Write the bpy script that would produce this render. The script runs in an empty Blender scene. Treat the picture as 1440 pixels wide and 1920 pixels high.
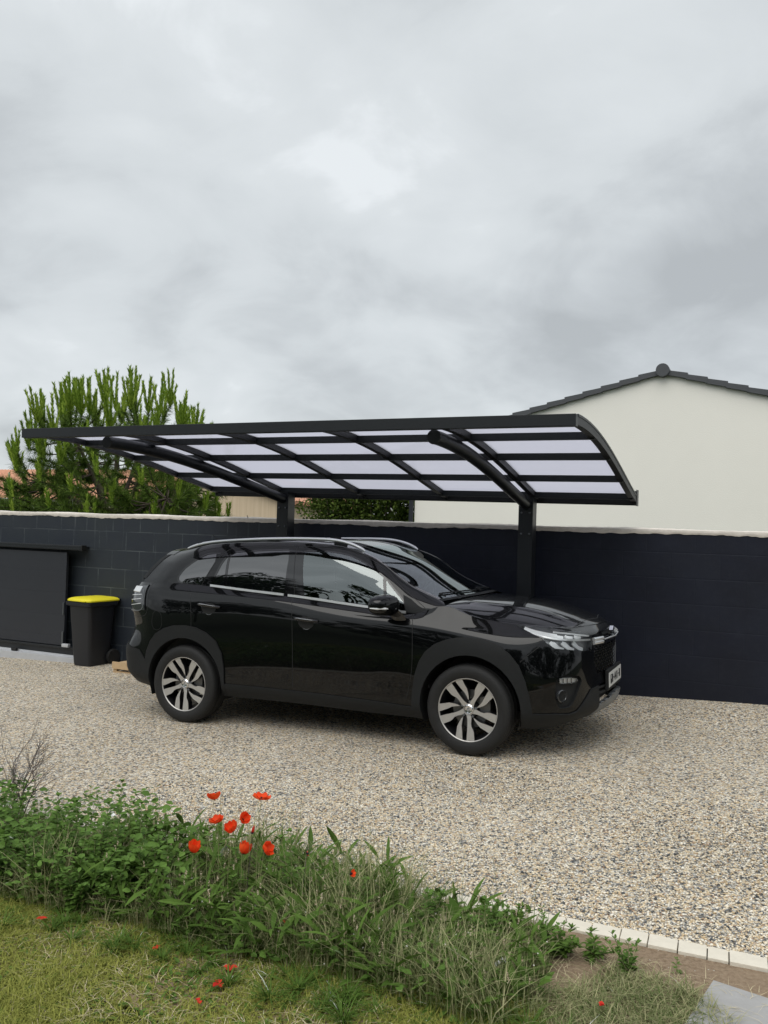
import bpy, bmesh, math, random
import numpy as np
from mathutils import Vector, Matrix
random.seed(7); rng = np.random.default_rng(7)
R = math.radians
scene = bpy.context.scene
COL = scene.collection

# ------------------------------------------------------------------ camera
EYE = 1.55
F_PX, HY, ROLL = 1580.0, 966.5, 0.0302
yc = HY + ROLL*720; rl = math.atan(ROLL); pt = math.atan((yc-960)*math.cos(rl)/F_PX)
fwd = Vector((0, math.cos(pt), math.sin(pt))); r0 = Vector((1, 0, 0)); u0 = r0.cross(fwd)
rt = r0*math.cos(rl) + u0*math.sin(rl); up = rt.cross(fwd)
cd = bpy.data.cameras.new('camera'); cam = bpy.data.objects.new('camera', cd); COL.objects.link(cam)
M = Matrix((rt, up, -fwd)).transposed().to_4x4(); M.translation = (0, 0, EYE)
cam.matrix_world = M
cd.sensor_fit = 'HORIZONTAL'; cd.sensor_width = 36.0; cd.lens = F_PX/1440*36.0
cd.clip_start = 0.05; cd.clip_end = 2000
scene.camera = cam

# ------------------------------------------------------------------ world, sun, exposure
SUN_EL, SUN_AZ = R(58), R(-152)      # azimuth measured from +Y towards +X
w = bpy.data.worlds.new('World'); scene.world = w; w.use_nodes = True
nt = w.node_tree; N = nt.nodes; L = nt.links; N.clear()
def nd(t, **k):
    n = N.new(t)
    for a, b in k.items(): setattr(n, a, b)
    return n
out = nd('ShaderNodeOutputWorld'); bg1 = nd('ShaderNodeBackground'); bg2 = nd('ShaderNodeBackground'); add = nd('ShaderNodeMixShader')
sky = nd('ShaderNodeTexSky', sky_type='NISHITA', sun_disc=False); sky.sun_elevation = SUN_EL; sky.sun_rotation = SUN_AZ
L.new(sky.outputs[0], bg1.inputs[0]); bg1.inputs[1].default_value = 0.1
tc = nd('ShaderNodeTexCoord'); sx = nd('ShaderNodeSeparateXYZ'); L.new(tc.outputs['Generated'], sx.inputs[0])
def mth(op, a, b=None, c=None, clamp=False):
    n = nd('ShaderNodeMath', operation=op); n.use_clamp = clamp
    for i, v in enumerate((a, b, c)):
        if v is None: continue
        if isinstance(v, (int, float)): n.inputs[i].default_value = v
        else: L.new(v, n.inputs[i])
    return n.outputs[0]
zz = mth('MAXIMUM', sx.outputs[2], 0.0); den = mth('ADD', zz, 0.42)
cx = mth('DIVIDE', sx.outputs[0], den); cy = mth('DIVIDE', sx.outputs[1], den)
cv = nd('ShaderNodeCombineXYZ'); L.new(cx, cv.inputs[0]); L.new(cy, cv.inputs[1]); cv.inputs[2].default_value = 3.7
def noise(vec, sc, det, rough, dist=0.0):
    n = nd('ShaderNodeTexNoise'); L.new(vec, n.inputs['Vector']); n.inputs['Scale'].default_value = sc
    n.inputs['Detail'].default_value = det; n.inputs['Roughness'].default_value = rough; n.inputs['Distortion'].default_value = dist
    return n.outputs['Fac']
n1 = noise(cv.outputs[0], 1.5, 4, .5, .25); n2 = noise(cv.outputs[0], 4.2, 7, .58, .4)
mixn = mth('ADD', mth('MULTIPLY', n1, .75), mth('MULTIPLY', n2, .25))
cr = nd('ShaderNodeValToRGB'); L.new(mixn, cr.inputs[0])
el = cr.color_ramp.elements
el[0].position = .37; el[0].color = (.44, .465, .48, 1)
el[1].position = .60; el[1].color = (.775, .81, .83, 1)
e = el.new(.44); e.color = (.53, .56, .578, 1)
e = el.new(.50); e.color = (.63, .665, .682, 1)
e = el.new(.57); e.color = (.69, .725, .742, 1)
# the cloud deck is a little brighter near the hidden sun and towards the horizon behind the photographer
sd = Vector((math.sin(SUN_AZ)*math.cos(SUN_EL), math.cos(SUN_AZ)*math.cos(SUN_EL), math.sin(SUN_EL)))
dt = nd('ShaderNodeVectorMath', operation='DOT_PRODUCT'); L.new(tc.outputs['Generated'], dt.inputs[0]); dt.inputs[1].default_value = sd
glow = mth('ADD', mth('MULTIPLY', mth('POWER', mth('MAXIMUM', dt.outputs['Value'], 0.0), 2.0), .40), .95)
L.new(cr.outputs[0], bg2.inputs[0]); L.new(glow, bg2.inputs[1])
add.inputs[0].default_value = .93; L.new(bg1.outputs[0], add.inputs[1]); L.new(bg2.outputs[0], add.inputs[2]); L.new(add.outputs[0], out.inputs[0])
sl = bpy.data.lights.new('sun', 'SUN'); sl.energy = 1.5; sl.angle = R(55); sl.color = (1, .965, .91)
so = bpy.data.objects.new('sun', sl); COL.objects.link(so); so.rotation_euler = (-sd).to_track_quat('-Z', 'Y').to_euler(); so.location = (0, 0, 20)
vs = scene.view_settings; vs.view_transform = 'Standard'; vs.look = 'None'; vs.gamma = 1; vs.exposure = 0.22; vs.use_curve_mapping = False
scene.cycles.max_bounces = 8; scene.cycles.transparent_max_bounces = 12

# ------------------------------------------------------------------ frames and helpers
TH = R(24.2)
AU = Vector((math.cos(TH), -math.sin(TH), 0)); AV = Vector((math.sin(TH), math.cos(TH), 0))   # along the wall, away from the camera
def W(u, v, z=0.0): return AU*u + AV*v + Vector((0, 0, z))
def uv_of(x, y): return x*AU.x + y*AU.y, x*AV.x + y*AV.y
def sm(t): t = max(0.0, min(1.0, t)); return t*t*(3-2*t)
def gz(x, y):                    # the drive climbs gently to the right and is heaped a little against the wall
    u, v = uv_of(x, y)
    k = sm((30-math.hypot(x, y-5))/16)
    z = -.137 + .035*x*k
    z += .066*sm((v-7.4)/.8)*sm((u+6)/4)*sm((12-v)/2)
    return z
def gw(u, v): p = W(u, v); return gz(p.x, p.y)
FRAME = Matrix((AU, AV, Vector((0, 0, 1)))).transposed().to_4x4()   # wall frame

def tag(o, label=None, cat=None, group=None, kind=None):
    if label: o['label'] = label
    if cat: o['category'] = cat
    if group: o['group'] = group
    if kind: o['kind'] = kind
    return o
def empty(name, mat=None, **k):
    o = bpy.data.objects.new(name, None); COL.objects.link(o); o.empty_display_size = .1
    if mat is not None: o.matrix_world = mat
    return tag(o, **k)
class MB:
    def __init__(s): s.v = []; s.f = []; s.m = []; s.bev = False
    def add(s, vs, fs, mi=0):
        n = len(s.v); s.v += [tuple(p) for p in vs]; s.f += [tuple(i+n for i in f) for f in fs]; s.m += [mi]*len(fs); return s
    def box(s, x0, x1, y0, y1, z0, z1, mi=0, b=0.0):
        if b <= 0:
            return s.add([(x, y, z) for x in (x0, x1) for y in (y0, y1) for z in (z0, z1)],
                         [(0, 1, 3, 2), (4, 6, 7, 5), (0, 4, 5, 1), (2, 3, 7, 6), (0, 2, 6, 4), (1, 5, 7, 3)], mi)
        s.bev = True; bm = bmesh.new(); bmesh.ops.create_cube(bm, size=1)
        for q in bm.verts: q.co = Vector(((x0+x1)/2+q.co.x*(x1-x0), (y0+y1)/2+q.co.y*(y1-y0), (z0+z1)/2+q.co.z*(z1-z0)))
        bmesh.ops.bevel(bm, geom=bm.edges[:], offset=b, segments=2, profile=.6, affect='EDGES')
        bm.verts.index_update(); s.add([q.co[:] for q in bm.verts], [[q.index for q in f.verts] for f in bm.faces], mi); bm.free(); return s
    def tube(s, pts, r, n=10, mi=0, cap=True, flat=None):
        pts = [Vector(p) for p in pts]; rr = r if isinstance(r, (list, tuple)) else [r]*len(pts); vs = []
        prev = None
        for i, p in enumerate(pts):
            t = (pts[min(i+1, len(pts)-1)]-pts[max(i-1, 0)]).normalized()
            a = (prev - t*prev.dot(t)) if prev is not None else t.cross(Vector((0, 0, 1)) if abs(t.z) < .95 else Vector((0, 1, 0)))
            a.normalize(); b = t.cross(a); prev = a
            for k in range(n):
                g = 2*math.pi*(k+.5)/n; vs.append(p + (a*math.cos(g) + b*math.sin(g)*(flat or 1))*rr[i])
        fs = [(i*n+k, i*n+(k+1) % n, (i+1)*n+(k+1) % n, (i+1)*n+k) for i in range(len(pts)-1) for k in range(n)]
        if cap: fs += [tuple(range(n))[::-1], tuple(range((len(pts)-1)*n, len(pts)*n))]
        return s.add(vs, fs, mi)
    def lathe(s, prof, n=48, mi=0, ax='y', c=(0, 0, 0), close=False):     # prof: (axial, radius)
        vs = []
        for a, r in prof:
            for k in range(n):
                g = 2*math.pi*k/n; q = (r*math.cos(g), a, r*math.sin(g)) if ax == 'y' else ((a, r*math.cos(g), r*math.sin(g)) if ax == 'x' else (r*math.cos(g), r*math.sin(g), a))
                vs.append((q[0]+c[0], q[1]+c[1], q[2]+c[2]))
        m = len(prof); fs = [(i*n+k, (i+1)*n+k, (i+1)*n+(k+1) % n, i*n+(k+1) % n) for i in range(m-1) for k in range(n)]
        if close: fs += [tuple(range(n)), tuple(range((m-1)*n, m*n))[::-1]]
        return s.add(vs, fs, mi)
    def prism(s, poly, h0, h1, ax='y', mi=0, b=None):     # poly in the plane across ax, extruded from h0 to h1
        f = {'y': lambda p, h: (p[0], h, p[1]), 'z': lambda p, h: (p[0], p[1], h), 'x': lambda p, h: (h, p[0], p[1])}[ax]
        n = len(poly); vs = [f(p, h0) for p in poly] + [f(p, h1) for p in poly]
        return s.add(vs, [tuple(range(n))[::-1], tuple(range(n, 2*n))] + [(i, (i+1) % n, n+(i+1) % n, n+i) for i in range(n)], mi)
    def build(s, name, mats, parent=None, smooth=False, mat=None, fix=True, **k):
        me = bpy.data.meshes.new(name); me.from_pydata(s.v, [], s.f)
        for m in (mats if isinstance(mats, (list, tuple)) else [mats]): me.materials.append(m)
        if len(me.materials) > 1: me.polygons.foreach_set('material_index', s.m)
        if fix:
            bm = bmesh.new(); bm.from_mesh(me); bmesh.ops.recalc_face_normals(bm, faces=bm.faces[:]); bm.to_mesh(me); bm.free()
        o = bpy.data.objects.new(name, me); COL.objects.link(o)
        if parent is not None: o.parent = parent
        if mat is not None: o.matrix_local = mat
        if smooth:
            me.shade_smooth(); me.set_sharp_from_angle(angle=R(38 if smooth is True else smooth))
            if smooth is True and s.bev: wn = o.modifiers.new('weighted normals', 'WEIGHTED_NORMAL'); wn.keep_sharp = True; wn.weight = 100
        me.update(); return tag(o, **k)

# ------------------------------------------------------------------ materials
def material(name):
    m = bpy.data.materials.new(name); m.use_nodes = True; t = m.node_tree; b = t.nodes['Principled BSDF']; return m, t, b
def setp(b, col=None, rough=None, metal=None, **k):
    if col is not None: b.inputs['Base Color'].default_value = (*col, 1)
    if rough is not None: b.inputs['Roughness'].default_value = rough
    if metal is not None: b.inputs['Metallic'].default_value = metal
    for a, v in k.items(): b.inputs[a.replace('_', ' ')].default_value = v
def plain(name, col, rough=.6, metal=0.0, nscale=0, namt=.15, bump=0.0, bscale=60, **k):
    m, t, b = material(name); setp(b, col, rough, metal, **k)
    tx = t.nodes.new('ShaderNodeTexCoord')
    if nscale:
        n = t.nodes.new('ShaderNodeTexNoise'); n.inputs['Scale'].default_value = nscale; n.inputs['Detail'].default_value = 8; n.inputs['Roughness'].default_value = .65
        t.links.new(tx.outputs['Object'], n.inputs['Vector'])
        mx = t.nodes.new('ShaderNodeMix'); mx.data_type = 'RGBA'
        mx.inputs['A'].default_value = (*[c*(1-namt) for c in col], 1); mx.inputs['B'].default_value = (*[min(1, c*(1+namt)) for c in col], 1)
        t.links.new(n.outputs['Fac'], mx.inputs['Factor']); t.links.new(mx.outputs['Result'], b.inputs['Base Color'])
    if bump:
        n = t.nodes.new('ShaderNodeTexNoise'); n.inputs['Scale'].default_value = bscale; n.inputs['Detail'].default_value = 6
        t.links.new(tx.outputs['Object'], n.inputs['Vector']); bp = t.nodes.new('ShaderNodeBump'); bp.inputs['Strength'].default_value = bump; bp.inputs['Distance'].default_value = .01
        t.links.new(n.outputs['Fac'], bp.inputs['Height']); t.links.new(bp.outputs[0], b.inputs['Normal'])
    return m
def islands(name, cols, rough=.5, trans=.2, spec=.12, pos=None):  # leaf-like stuff: each loose piece takes its own colour from the ramp
    m, t, b = material(name); g = t.nodes.new('ShaderNodeNewGeometry'); r = t.nodes.new('ShaderNodeValToRGB'); el = r.color_ramp.elements
    n = len(cols)
    for i, c in enumerate(cols):
        p = (pos[i] if pos else i/(n-1)); e = el[0] if i == 0 else (el[1] if i == n-1 else el.new(p)); e.position = p; e.color = (*c, 1)
    t.links.new(g.outputs['Random Per Island'], r.inputs[0]); t.links.new(r.outputs[0], b.inputs['Base Color'])
    setp(b, rough=rough); b.inputs['Specular IOR Level'].default_value = spec
    if trans:
        o = t.nodes['Material Output']; tr = t.nodes.new('ShaderNodeBsdfTranslucent'); mx = t.nodes.new('ShaderNodeMixShader'); mx.inputs[0].default_value = trans
        t.links.new(r.outputs[0], tr.inputs[0]); t.links.new(b.outputs[0], mx.inputs[1]); t.links.new(tr.outputs[0], mx.inputs[2]); t.links.new(mx.outputs[0], o.inputs[0])
    return m
class G:        # tiny node helper for bigger materials
    def __init__(s, name): s.m, s.t, s.b = material(name); s.tx = s.t.nodes.new('ShaderNodeTexCoord')
    def n(s, typ, ins=None, **k):
        q = s.t.nodes.new(typ)
        for a, v in k.items(): setattr(q, a, v)
        for a, v in (ins or {}).items():
            i = q.inputs[a]
            if hasattr(v, 'is_linked') or isinstance(v, bpy.types.NodeSocket): s.t.links.new(v, i)
            else: i.default_value = v
        return q
    def mix(s, f, a, b2, blend='MIX'):
        q = s.t.nodes.new('ShaderNodeMix'); q.data_type = 'RGBA'; q.blend_type = blend
        for nm, v in (('Factor', f), ('A', a), ('B', b2)):
            if isinstance(v, bpy.types.NodeSocket): s.t.links.new(v, q.inputs[nm])
            elif nm == 'Factor': q.inputs[nm].default_value = v
            else: q.inputs[nm].default_value = (*v, 1)
        return q.outputs['Result']
    def ramp(s, f, stops, const=False):
        q = s.t.nodes.new('ShaderNodeValToRGB'); s.t.links.new(f, q.inputs[0]); e = q.color_ramp.elements
        if const: q.color_ramp.interpolation = 'CONSTANT'
        for i, (p, c) in enumerate(stops):
            x = e[0] if i == 0 else (e[1] if i == 1 else e.new(p)); x.position = p; x.color = (*c, 1) if len(c) == 3 else c
        return q.outputs[0]
    def link(s, a, b2): s.t.links.new(a, s.b.inputs[b2])

# gravel: rounded pebbles of white, cream, ochre, grey and slate
def gravel_mat():
    g = G('gravel'); o = g.tx.outputs['Object']
    wob = g.n('ShaderNodeTexNoise', {'Vector': o, 'Scale': 55.0, 'Detail': 2.0}); 
    vm = g.n('ShaderNodeVectorMath', {0: wob.outputs['Color'], 1: (.5, .5, .5)}, operation='SUBTRACT')
    vs2 = g.n('ShaderNodeVectorMath', {0: vm.outputs[0], 'Scale': .008}, operation='SCALE')
    va = g.n('ShaderNodeVectorMath', {0: o, 1: vs2.outputs[0]}, operation='ADD')
    v1 = g.n('ShaderNodeTexVoronoi', {'Vector': va.outputs[0], 'Scale': 78.0, 'Randomness': 1.0})
    sep = g.n('ShaderNodeSeparateColor', {0: v1.outputs['Color']})
    pal = g.ramp(sep.outputs[0], [(0, (.07, .08, .09)), (.10, (.19, .20, .21)), (.19, (.42, .40, .37)), (.27, (.62, .49, .32)), (.37, (.42, .29, .20)), (.41, (.72, .60, .43)), (.57, (.78, .71, .58)), (.74, (.86, .83, .76)), (.91, (.50, .50, .49))], True)
    sh = g.mix(sep.outputs[1], (.78, .78, .78), (1.12, 1.12, 1.12)); col = g.mix(1.0, pal, sh, 'MULTIPLY')
    v2 = g.n('ShaderNodeTexVoronoi', {'Vector': va.outputs[0], 'Scale': 78.0, 'Randomness': 1.0}, feature='DISTANCE_TO_EDGE')
    gap = g.n('ShaderNodeMapRange', {0: v2.outputs['Distance'], 1: .0, 2: .11}); 
    col = g.mix(gap.outputs[0], (.22, .185, .14), col); col = g.mix(1.0, col, (1.0, .98, .935), 'MULTIPLY')
    big = g.n('ShaderNodeTexNoise', {'Vector': o, 'Scale': .9, 'Detail': 3.0}); br = g.n('ShaderNodeMapRange', {0: big.outputs['Fac'], 1: .3, 2: .7, 3: .90, 4: 1.08})
    col = g.mix(1.0, col, g.n('ShaderNodeCombineColor', {0: br.outputs[0], 1: br.outputs[0], 2: br.outputs[0]}).outputs[0], 'MULTIPLY')
    g.link(col, 'Base Color'); setp(g.b, rough=.75); g.b.inputs['Specular IOR Level'].default_value = .3
    hh = g.n('ShaderNodeMath', {0: v2.outputs['Distance'], 1: .35}, operation='MINIMUM'); h2 = g.n('ShaderNodeMath', {0: hh.outputs[0], 1: sep.outputs[2]}, operation='ADD')
    h3 = g.n('ShaderNodeMath', {0: sep.outputs[2], 1: .5, 2: hh.outputs[0]}, operation='MULTIPLY_ADD')
    bp = g.n('ShaderNodeBump', {'Strength': .8, 'Distance': .011, 'Height': h3.outputs[0]}); g.link(bp.outputs[0], 'Normal')
    return g.m
def soil_mat():
    g = G('soil'); o = g.tx.outputs['Object']
    n1 = g.n('ShaderNodeTexNoise', {'Vector': o, 'Scale': 3.0, 'Detail': 8.0, 'Roughness': .7}); n2 = g.n('ShaderNodeTexNoise', {'Vector': o, 'Scale': 60.0, 'Detail': 6.0, 'Roughness': .7})
    c = g.ramp(n1.outputs['Fac'], [(.3, (.17, .115, .068)), (.7, (.29, .205, .13))]); c = g.mix(g.n('ShaderNodeMapRange', {0: n2.outputs['Fac'], 1: .35, 2: .65}).outputs[0], c, (.35, .26, .175))
    v = g.n('ShaderNodeTexVoronoi', {'Vector': o, 'Scale': 55.0}); pk = g.ramp(v.outputs['Distance'], [(.16, (1, 1, 1)), (.2, (0, 0, 0))]); sp = g.n('ShaderNodeSeparateColor', {0: v.outputs['Color']})
    th = g.n('ShaderNodeMath', {0: sp.outputs[0], 1: .93}, operation='GREATER_THAN'); mk = g.n('ShaderNodeMath', {0: th.outputs[0], 1: pk}, operation='MULTIPLY')
    c = g.mix(mk.outputs[0], c, (.62, .57, .48)); g.link(c, 'Base Color'); setp(g.b, rough=.95)
    hs = g.n('ShaderNodeMath', {0: n2.outputs['Fac'], 1: mk.outputs[0]}, operation='ADD')
    bp = g.n('ShaderNodeBump', {'Strength': .8, 'Distance': .02, 'Height': hs.outputs[0]}); g.link(bp.outputs[0], 'Normal'); return g.m
def wall_mat():    # painted hollow blocks with paler worn joints
    g = G('painted blocks'); o = g.tx.outputs['Object']
    mp = g.n('ShaderNodeMapping', {'Vector': o, 'Rotation': (R(90), 0, 0), 'Location': (.13, .026, 0)})
    br = g.n('ShaderNodeTexBrick', {'Vector': mp.outputs[0], 'Scale': 1.0, 'Mortar Size': .009, 'Mortar Smooth': 1.0, 'Brick Width': .435, 'Row Height': .238, 'Color1': (0, 0, 0, 1), 'Color2': (1, 1, 1, 1), 'Mortar': (.5, .5, .5, 1)})
    sx = g.n('ShaderNodeSeparateXYZ', {0: o})
    lf = g.n('ShaderNodeMapRange', {0: sx.outputs[0], 1: -2.0, 2: 1.2, 3: 1.0, 4: 0.0})        # the left half of the wall is paler, with worn joints and runs
    n1 = g.n('ShaderNodeTexNoise', {'Vector': o, 'Scale': 1.6, 'Detail': 7.0, 'Roughness': .65}); n2 = g.n('ShaderNodeTexNoise', {'Vector': o, 'Scale': 14.0, 'Detail': 8.0, 'Roughness': .75})
    base = g.mix(lf.outputs[0], (.0026, .0043, .0125), (.022, .028, .034)); 
    base = g.mix(g.n('ShaderNodeMapRange', {0: n1.outputs['Fac'], 1: .35, 2: .7, 3: 0.0, 4: .5}).outputs[0], base, (.009, .013, .029))
    sb = g.n('ShaderNodeSeparateColor', {0: br.outputs['Color']}); base = g.mix(g.n('ShaderNodeMath', {0: sb.outputs[0], 1: .05}, operation='MULTIPLY').outputs[0], base, (.035, .042, .044))
    base = g.mix(g.n('ShaderNodeMapRange', {0: n2.outputs['Fac'], 1: .5, 2: .8, 3: 0.0, 4: .14}).outputs[0], base, (.045, .052, .056))
    n3 = g.n('ShaderNodeTexNoise', {'Vector': g.n('ShaderNodeMapping', {'Vector': o, 'Scale': (1, 1, 2.4)}).outputs[0], 'Scale': 1.7, 'Detail': 5.0, 'Roughness': .7}); n4 = g.n('ShaderNodeMapRange', {0: n3.outputs['Fac'], 1: .42, 2: .62, 3: .05, 4: .9}); jn = g.n('ShaderNodeMath', {0: br.outputs['Fac'], 1: n4.outputs[0]}, operation='MULTIPLY'); j2 = g.n('ShaderNodeMath', {0: jn.outputs[0], 1: g.n('ShaderNodeMapRange', {0: lf.outputs[0], 3: .0, 4: 1.1}).outputs[0]}, operation='MULTIPLY')
    base = g.mix(j2.outputs[0], base, (.085, .10, .105))
    st = g.n('ShaderNodeTexNoise', {'Vector': g.n('ShaderNodeMapping', {'Vector': o, 'Scale': (7, 7, .45)}).outputs[0], 'Scale': 1.6, 'Detail': 4.0})     # pale runs down the face
    ss = g.n('ShaderNodeMapRange', {0: st.outputs['Fac'], 1: .64, 2: .76, 3: 0.0, 4: .45}); s2 = g.n('ShaderNodeMath', {0: ss.outputs[0], 1: lf.outputs[0]}, operation='MULTIPLY')
    base = g.mix(s2.outputs[0], base, (.13, .145, .15))
    g.link(base, 'Base Color'); setp(g.b, rough=.55); g.b.inputs['Specular IOR Level'].default_value = .35
    hb = g.n('ShaderNodeMath', {0: br.outputs['Fac'], 1: -.8, 2: n2.outputs['Fac']}, operation='MULTIPLY_ADD')
    bp = g.n('ShaderNodeBump', {'Strength': .13, 'Distance': .012, 'Height': hb.outputs[0]}); g.link(bp.outputs[0], 'Normal'); return g.m
MT = {}
MT['turf'] = plain('dark turf', (.022, .040, .010), .95, nscale=2, namt=.35)
MT['gravel'] = gravel_mat(); MT['soil'] = soil_mat(); MT['wall'] = wall_mat()
MT['cope'] = plain('mortar coping', (.66, .61, .55), .9, nscale=9, namt=.35, bump=.6, bscale=25)
MT['anth'] = plain('anthracite powder coat', (.0100, .0120, .0145), .42, nscale=2.5, namt=.12, Specular_IOR_Level=.45)
MT['anthd'] = plain('dark aluminium', (.0085, .0095, .012), .5)
MT['gate'] = plain('grey lacquered gate', (.017, .0195, .026), .45, nscale=1.5, namt=.14)
MT['alu'] = plain('bare aluminium rail', (.50, .51, .53), .5, .3, nscale=6)
MT['bolt'] = plain('zinc bolt', (.12, .13, .14), .35, .7)
MT['render'] = plain('cream render', (.89, .865, .79), .9, nscale=.7, namt=.045, bump=.3, bscale=60)
MT['tile_d'] = plain('slate grey tile', (.066, .070, .076), .6, nscale=3, namt=.15)
MT['tile_o'] = plain('terracotta tile', (.52, .25, .15), .8, nscale=5, namt=.45, bump=.4, bscale=6)
MT['cream2'] = plain('old cream render', (.56, .48, .36), .9, nscale=1.5, namt=.08)
MT['kerb'] = plain('pale kerb stone', (.68, .63, .53), .85, nscale=14, namt=.14, bump=.3, bscale=80)
MT['slab'] = plain('grey paving slab', (.33, .325, .32), .8, nscale=7, namt=.30, bump=.25, bscale=40)
MT['binp'] = plain('charcoal bin plastic', (.0078, .0095, .0140), .5, nscale=5, namt=.2)
MT['biny'] = plain('yellow lid plastic', (.72, .63, .02), .42, nscale=5, namt=.06)
MT['rubber'] = plain('tyre rubber', (.0085, .0085, .0085), .7, nscale=40, namt=.35, bump=.3, bscale=90)
MT['wood'] = plain('raw pine wood', (.52, .37, .21), .8, nscale=12, namt=.2)
MT['bark'] = plain('pine bark', (.085, .066, .05), .95, nscale=14, namt=.5, bump=1, bscale=20)
MT['black'] = plain('matt black', (.004, .004, .004), .6)
g = G('vertical board cladding'); wv = g.n('ShaderNodeTexWave', {'Vector': g.tx.outputs['Object'], 'Scale': 1.1, 'Distortion': .2}, bands_direction='X', wave_profile='SAW')
nz = g.n('ShaderNodeTexNoise', {'Vector': g.n('ShaderNodeMapping', {'Vector': g.tx.outputs['Object'], 'Scale': (9, 9, .4)}).outputs[0], 'Scale': 1.0, 'Detail': 5.0})
cc = g.mix(nz.outputs['Fac'], (.50, .38, .25), (.68, .55, .40)); cc = g.mix(g.n('ShaderNodeMapRange', {0: wv.outputs['Fac'], 1: .0, 2: .08, 3: .35, 4: 0.0}).outputs[0], cc, (.28, .2, .13)); g.link(cc, 'Base Color'); setp(g.b, rough=.85); MT['boards'] = g.m
# roof sheet: tinted multiwall plastic, light passes through and scatters
m, t, b = material('tinted polycarbonate'); setp(b, (.40, .40, .46), .25); t.nodes.remove(b)
o_ = t.nodes['Material Output']; trl = t.nodes.new('ShaderNodeBsdfTranslucent'); trl.inputs[0].default_value = (.76, .76, .81, 1); tp = t.nodes.new('ShaderNodeBsdfTransparent'); tp.inputs[0].default_value = (.635, .635, .685, 1)
gl = t.nodes.new('ShaderNodeBsdfGlossy'); gl.inputs['Roughness'].default_value = .12; gl.inputs[0].default_value = (1, 1, 1, 1); m1 = t.nodes.new('ShaderNodeMixShader'); m1.inputs[0].default_value = .62; m2 = t.nodes.new('ShaderNodeMixShader'); 
t.links.new(tp.outputs[0], m1.inputs[1]); t.links.new(trl.outputs[0], m1.inputs[2]); m2.inputs[0].default_value = .05; t.links.new(m1.outputs[0], m2.inputs[1]); t.links.new(gl.outputs[0], m2.inputs[2]); t.links.new(m2.outputs[0], o_.inputs[0]); MT['poly'] = m
# car materials
m, t, b = material('black metallic paint'); setp(b, (.0015, .0018, .0022), .3, 0.0, Coat_Weight=1.0, Coat_Roughness=.028, Coat_IOR=1.42, Specular_IOR_Level=.05)
MT['paint'] = m
MT['clad'] = plain('grained black plastic', (.0115, .0125, .0132), .6, nscale=30, namt=.15, bump=.12, bscale=350, Specular_IOR_Level=.28)
MT['gloss'] = plain('gloss black trim', (.004, .004, .005), .06, Coat_Weight=.6)
MT['chrome'] = plain('bright chrome', (.75, .76, .78), .12, 1.0)
MT['satin'] = plain('satin silver rail', (.78, .79, .80), .42, .9)
MT['silver'] = plain('silver skid plastic', (.17, .18, .19), .42, .35)
MT['rimf'] = plain('machined alloy face', (.50, .485, .46), .38, .55, nscale=30, namt=.06)
MT['rimd'] = plain('gloss black alloy', (.008, .008, .009), .3)
MT['disc'] = plain('brake disc steel', (.18, .18, .18), .4, .9, nscale=20, namt=.3)
MT['glassd'] = plain('privacy glass', (.0035, .004, .005), .015, Specular_IOR_Level=1.0, IOR=1.75)
m, t, b = material('clear tinted glass'); o_ = t.nodes['Material Output']; t.nodes.remove(b)
tp = t.nodes.new('ShaderNodeBsdfTransparent'); tp.inputs[0].default_value = (.42, .52, .50, 1); gl = t.nodes.new('ShaderNodeBsdfGlossy'); gl.inputs['Roughness'].default_value = .01; gl.inputs[0].default_value = (.86, .93, .93, 1)
fr = t.nodes.new('ShaderNodeFresnel'); fr.inputs[0].default_value = 2.5; mx = t.nodes.new('ShaderNodeMixShader'); t.links.new(fr.outputs[0], mx.inputs[0]); t.links.new(tp.outputs[0], mx.inputs[1]); t.links.new(gl.outputs[0], mx.inputs[2]); t.links.new(mx.outputs[0], o_.inputs[0]); MT['glass'] = m
MT['lampg'] = plain('lamp reflector', (.85, .87, .88), .30, .35)
MT['lampd'] = plain('smoked lamp housing', (.03, .032, .035), .08, Coat_Weight=1.0)
MT['red'] = plain('red tail lens', (.10, .004, .004), .1, Coat_Weight=1.0)
MT['plate'] = plain('number plate', (.62, .62, .60), .4)
MT['ink'] = plain('plate lettering', (.01, .01, .01), .5)
MT['cabin'] = plain('dark cabin trim', (.02, .02, .021), .8)
MT['leafm'] = islands('meadow green', [(.07, .13, .022), (.17, .27, .05), (.38, .48, .15), (.11, .19, .035)], .6)
MT['leafd'] = islands('oregano leaf green', [(.08, .15, .03), (.23, .37, .085), (.48, .62, .24), (.14, .25, .05)], .5)
MT['grass'] = islands('long grass green', [(.07, .13, .025), (.16, .25, .045), (.26, .36, .10), (.46, .43, .24)], .55, pos=[0, .6, .99, 1])
MT['lawn'] = islands('dry lawn', [(.20, .22, .045), (.50, .48, .12), (.72, .62, .28), (.80, .64, .40), (.36, .37, .09)], .7, pos=[0, .4, .62, .8, 1])
MT['straw'] = islands('dead straw', [(.58, .49, .31), (.36, .27, .16), (.70, .62, .42)], .8, .1)
MT['seed'] = islands('plantain seed head', [(.50, .40, .27), (.32, .23, .14), (.66, .58, .45)], .8, .1)
MT['petal'] = islands('poppy petal', [(.97, .12, .03), (1.0, .17, .045), (.92, .08, .02)], .45, .35)
MT['pdark'] = plain('poppy centre', (.02, .015, .02), .7)
MT['pfall'] = islands('fallen petal', [(.55, .02, .02), (.66, .06, .03)], .6, .2)
m, t, b = material('loose pebble'); g_ = t.nodes.new('ShaderNodeNewGeometry'); r_ = t.nodes.new('ShaderNodeValToRGB'); r_.color_ramp.interpolation = 'CONSTANT'
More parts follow.
